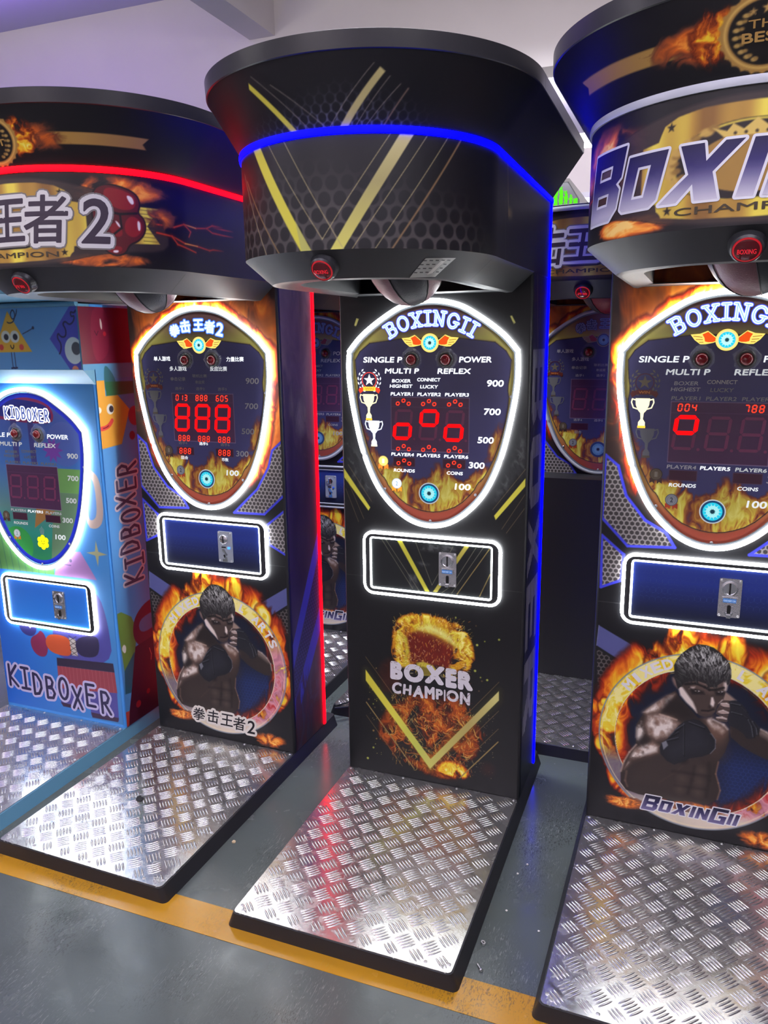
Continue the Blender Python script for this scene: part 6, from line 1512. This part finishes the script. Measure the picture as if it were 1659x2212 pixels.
dk = Decal(front_map, base=.0005)
pen_word(dk, 'KIDBOXER', ((-.272, .200), (-.203, .196), (-.135, .178), (-.062, .172), (.012, .180), (.086, .148), (.158, .172), (.238, .150)), .056, .098, ((.0345, (188, 182, 216)), (.0135, (48, 44, 78))))
dk.build('front_lettering', M['print'], kid)
ds = Decal(lambda y, z, d: (0*y+.3348+d, y, z), base=.0005)
pen_word(ds, 'KIDBOXER', [(.128+.012*math.sin(k*2.1), .655+.525*(k+.5)/8) for k in range(8)], .052, .115, ((.030, (186, 176, 186)), (.0125, (66, 60, 84))), True)
ds.build('side_lettering', M['print'], kid)

# ------------------------------------------------------------------ booth with the green sign, cables, litter on the floor
booth = tag(empty('song_booth', (-.15, 2.6, 0)), 'grey booth with a dark window and glowing green characters behind the back row', 'booth')
M['booth_grey'] = noisy(mat('booth_grey', rgb(112, 106, 102), .5), 30, .06); M['window'] = mat('dark_window', rgb(62, 60, 66), .15)
sh = [(-.45, 0), (.297, 0), (.297, 2.455), (.278, 2.482), (.186, 2.594), (-.45, 2.594)]
MB().prism(sh, 0, .55, axis='y').build('booth_body', M['booth_grey'], booth)
MB().prism([(-.40, 1.3), (.245, 1.3), (.245, 2.465), (.180, 2.568), (-.40, 2.568)], -.012, 0, axis='y').build('booth_window', M['window'], booth)
MB().prism([(-.405, 1.295), (.250, 1.295), (.250, 2.468), (.183, 2.574), (-.405, 2.574)], -.006, .001, axis='y').build('window_seal', M['dark_slot'], booth)
gd = Decal(lambda x, z, d: (x, 0*x-.0125-d, z))
for k, ch in enumerate('歌神沙龙吧'): gd.text(ch, .098+.0295*k, .124+.0295*k, 2.418-.001*k, 2.572-.024*k, (96, 255, 6, 1.0), .02)
gd.build('green_characters', M['lit'], booth)

def cable(pts, r=.005): return MB().tube(smooth_loop(pts, 3, False), r, 8)
t = tag(cable([(-.60, .36, .075), (-.53, .42, .0625), (-.47, .50, .0612), (-.40, .52, .0612), (-.30, .50, .0612)]).build('power_cable', M['dark_slot'], None, True), 'black power cable lying across the platform behind the red striped machine', 'cable', 'cables behind the middle machine')
t = tag(cable([(-.61, .37, .064), (-.54, .48, .0612), (-.46, .55, .0612), (-.38, .53, .0612), (-.28, .56, .0612)], .0045).build('power_cable', M['dark_slot'], None, True), 'thinner black cable curling beside the other cable in the gap left of the middle machine', 'cable', 'cables behind the middle machine')

# a screw, a nut, chips of stone, a worn sticker
T = Matrix.Translation((.376, -.742, .0042)) @ Matrix.Rotation(math.radians(-52), 4, 'Z') @ Matrix.Rotation(PI/2, 4, 'Y')
scw = MB().lathe([(.0001, -.017), (.0014, -.011), (.0021, -.009)]+[(.0021+.0005*(k % 2), -.009+k*.0016) for k in range(9)]+[(.0024, .006), (.0024, .012), (.0052, .012), (.0056, .0145), (.0044, .0172), (.0016, .0178), (.0014, .0165), (0, .0165)], 16, 0, T)
tag(scw.build('loose_screw', M['steel'], None, True, 30), 'loose metal screw lying on the grey floor beside the middle platform', 'screw')
T = Matrix.Translation((.365, -.656, .0012)) @ Matrix.Rotation(.3, 4, 'Y') @ Matrix.Rotation(.4, 4, 'Z')
tag(MB().lathe([(.0035, .0), (.0072, .0), (.0072, .006), (.0035, .006), (.0035, 0)], 6, 0, T).build('metal_nut', M['steel']), 'small metal nut on the floor between the middle and the right platform', 'nut')
def chip(name, x, y, s, m, label, seed):
    bm = bmesh.new(); bmesh.ops.create_icosphere(bm, subdivisions=2, radius=s); r = random.Random(seed)
    for v in bm.verts:
        v.co *= r.uniform(.78, 1.12); v.co.z = max(v.co.z*.62, -s*.45)
    zmin = min(v.co.z for v in bm.verts)
    me = bpy.data.meshes.new(name); bm.to_mesh(me); bm.free()
    o = link(name, me, None, m); o.location = (x, y, -zmin); tag(o, label, 'pebble'); return o
M['stone'] = noisy(mat('tan_stone', rgb(196, 176, 140), .8), 200, .15); M['chalk'] = mat('white_chip', rgb(214, 212, 206), .7)
chip('pebble', -.534, -.506, .0072, M['stone'], 'tan pebble on the floor between the red striped and the middle platform', 1)
for k, (x, y, lab) in enumerate(((.399, -.505, 'white chip on the floor beside the right edge of the middle platform'), (.503, -.554, 'white chip on the floor near the left edge of the rightmost platform'), (.396, -.331, 'tiny white chip farther back, close to the middle platform in the right gap'), (.416, -.276, 'tiny white chip farthest back in the gap right of the middle platform'))):
    chip('stone_chip', x, y, .0036, M['chalk'], lab, 3+k)
stick = Decal(lambda x, y, d: (x, y, 0*x+.0525+d), base=.0003)
stick.text('6', -.014, .014, -.019, .019, (24, 24, 26), .07)
so = stick.build('number_sticker', M['print'], red); so.location = (-.041, -.482, 0); so.rotation_euler = (0, 0, .9)
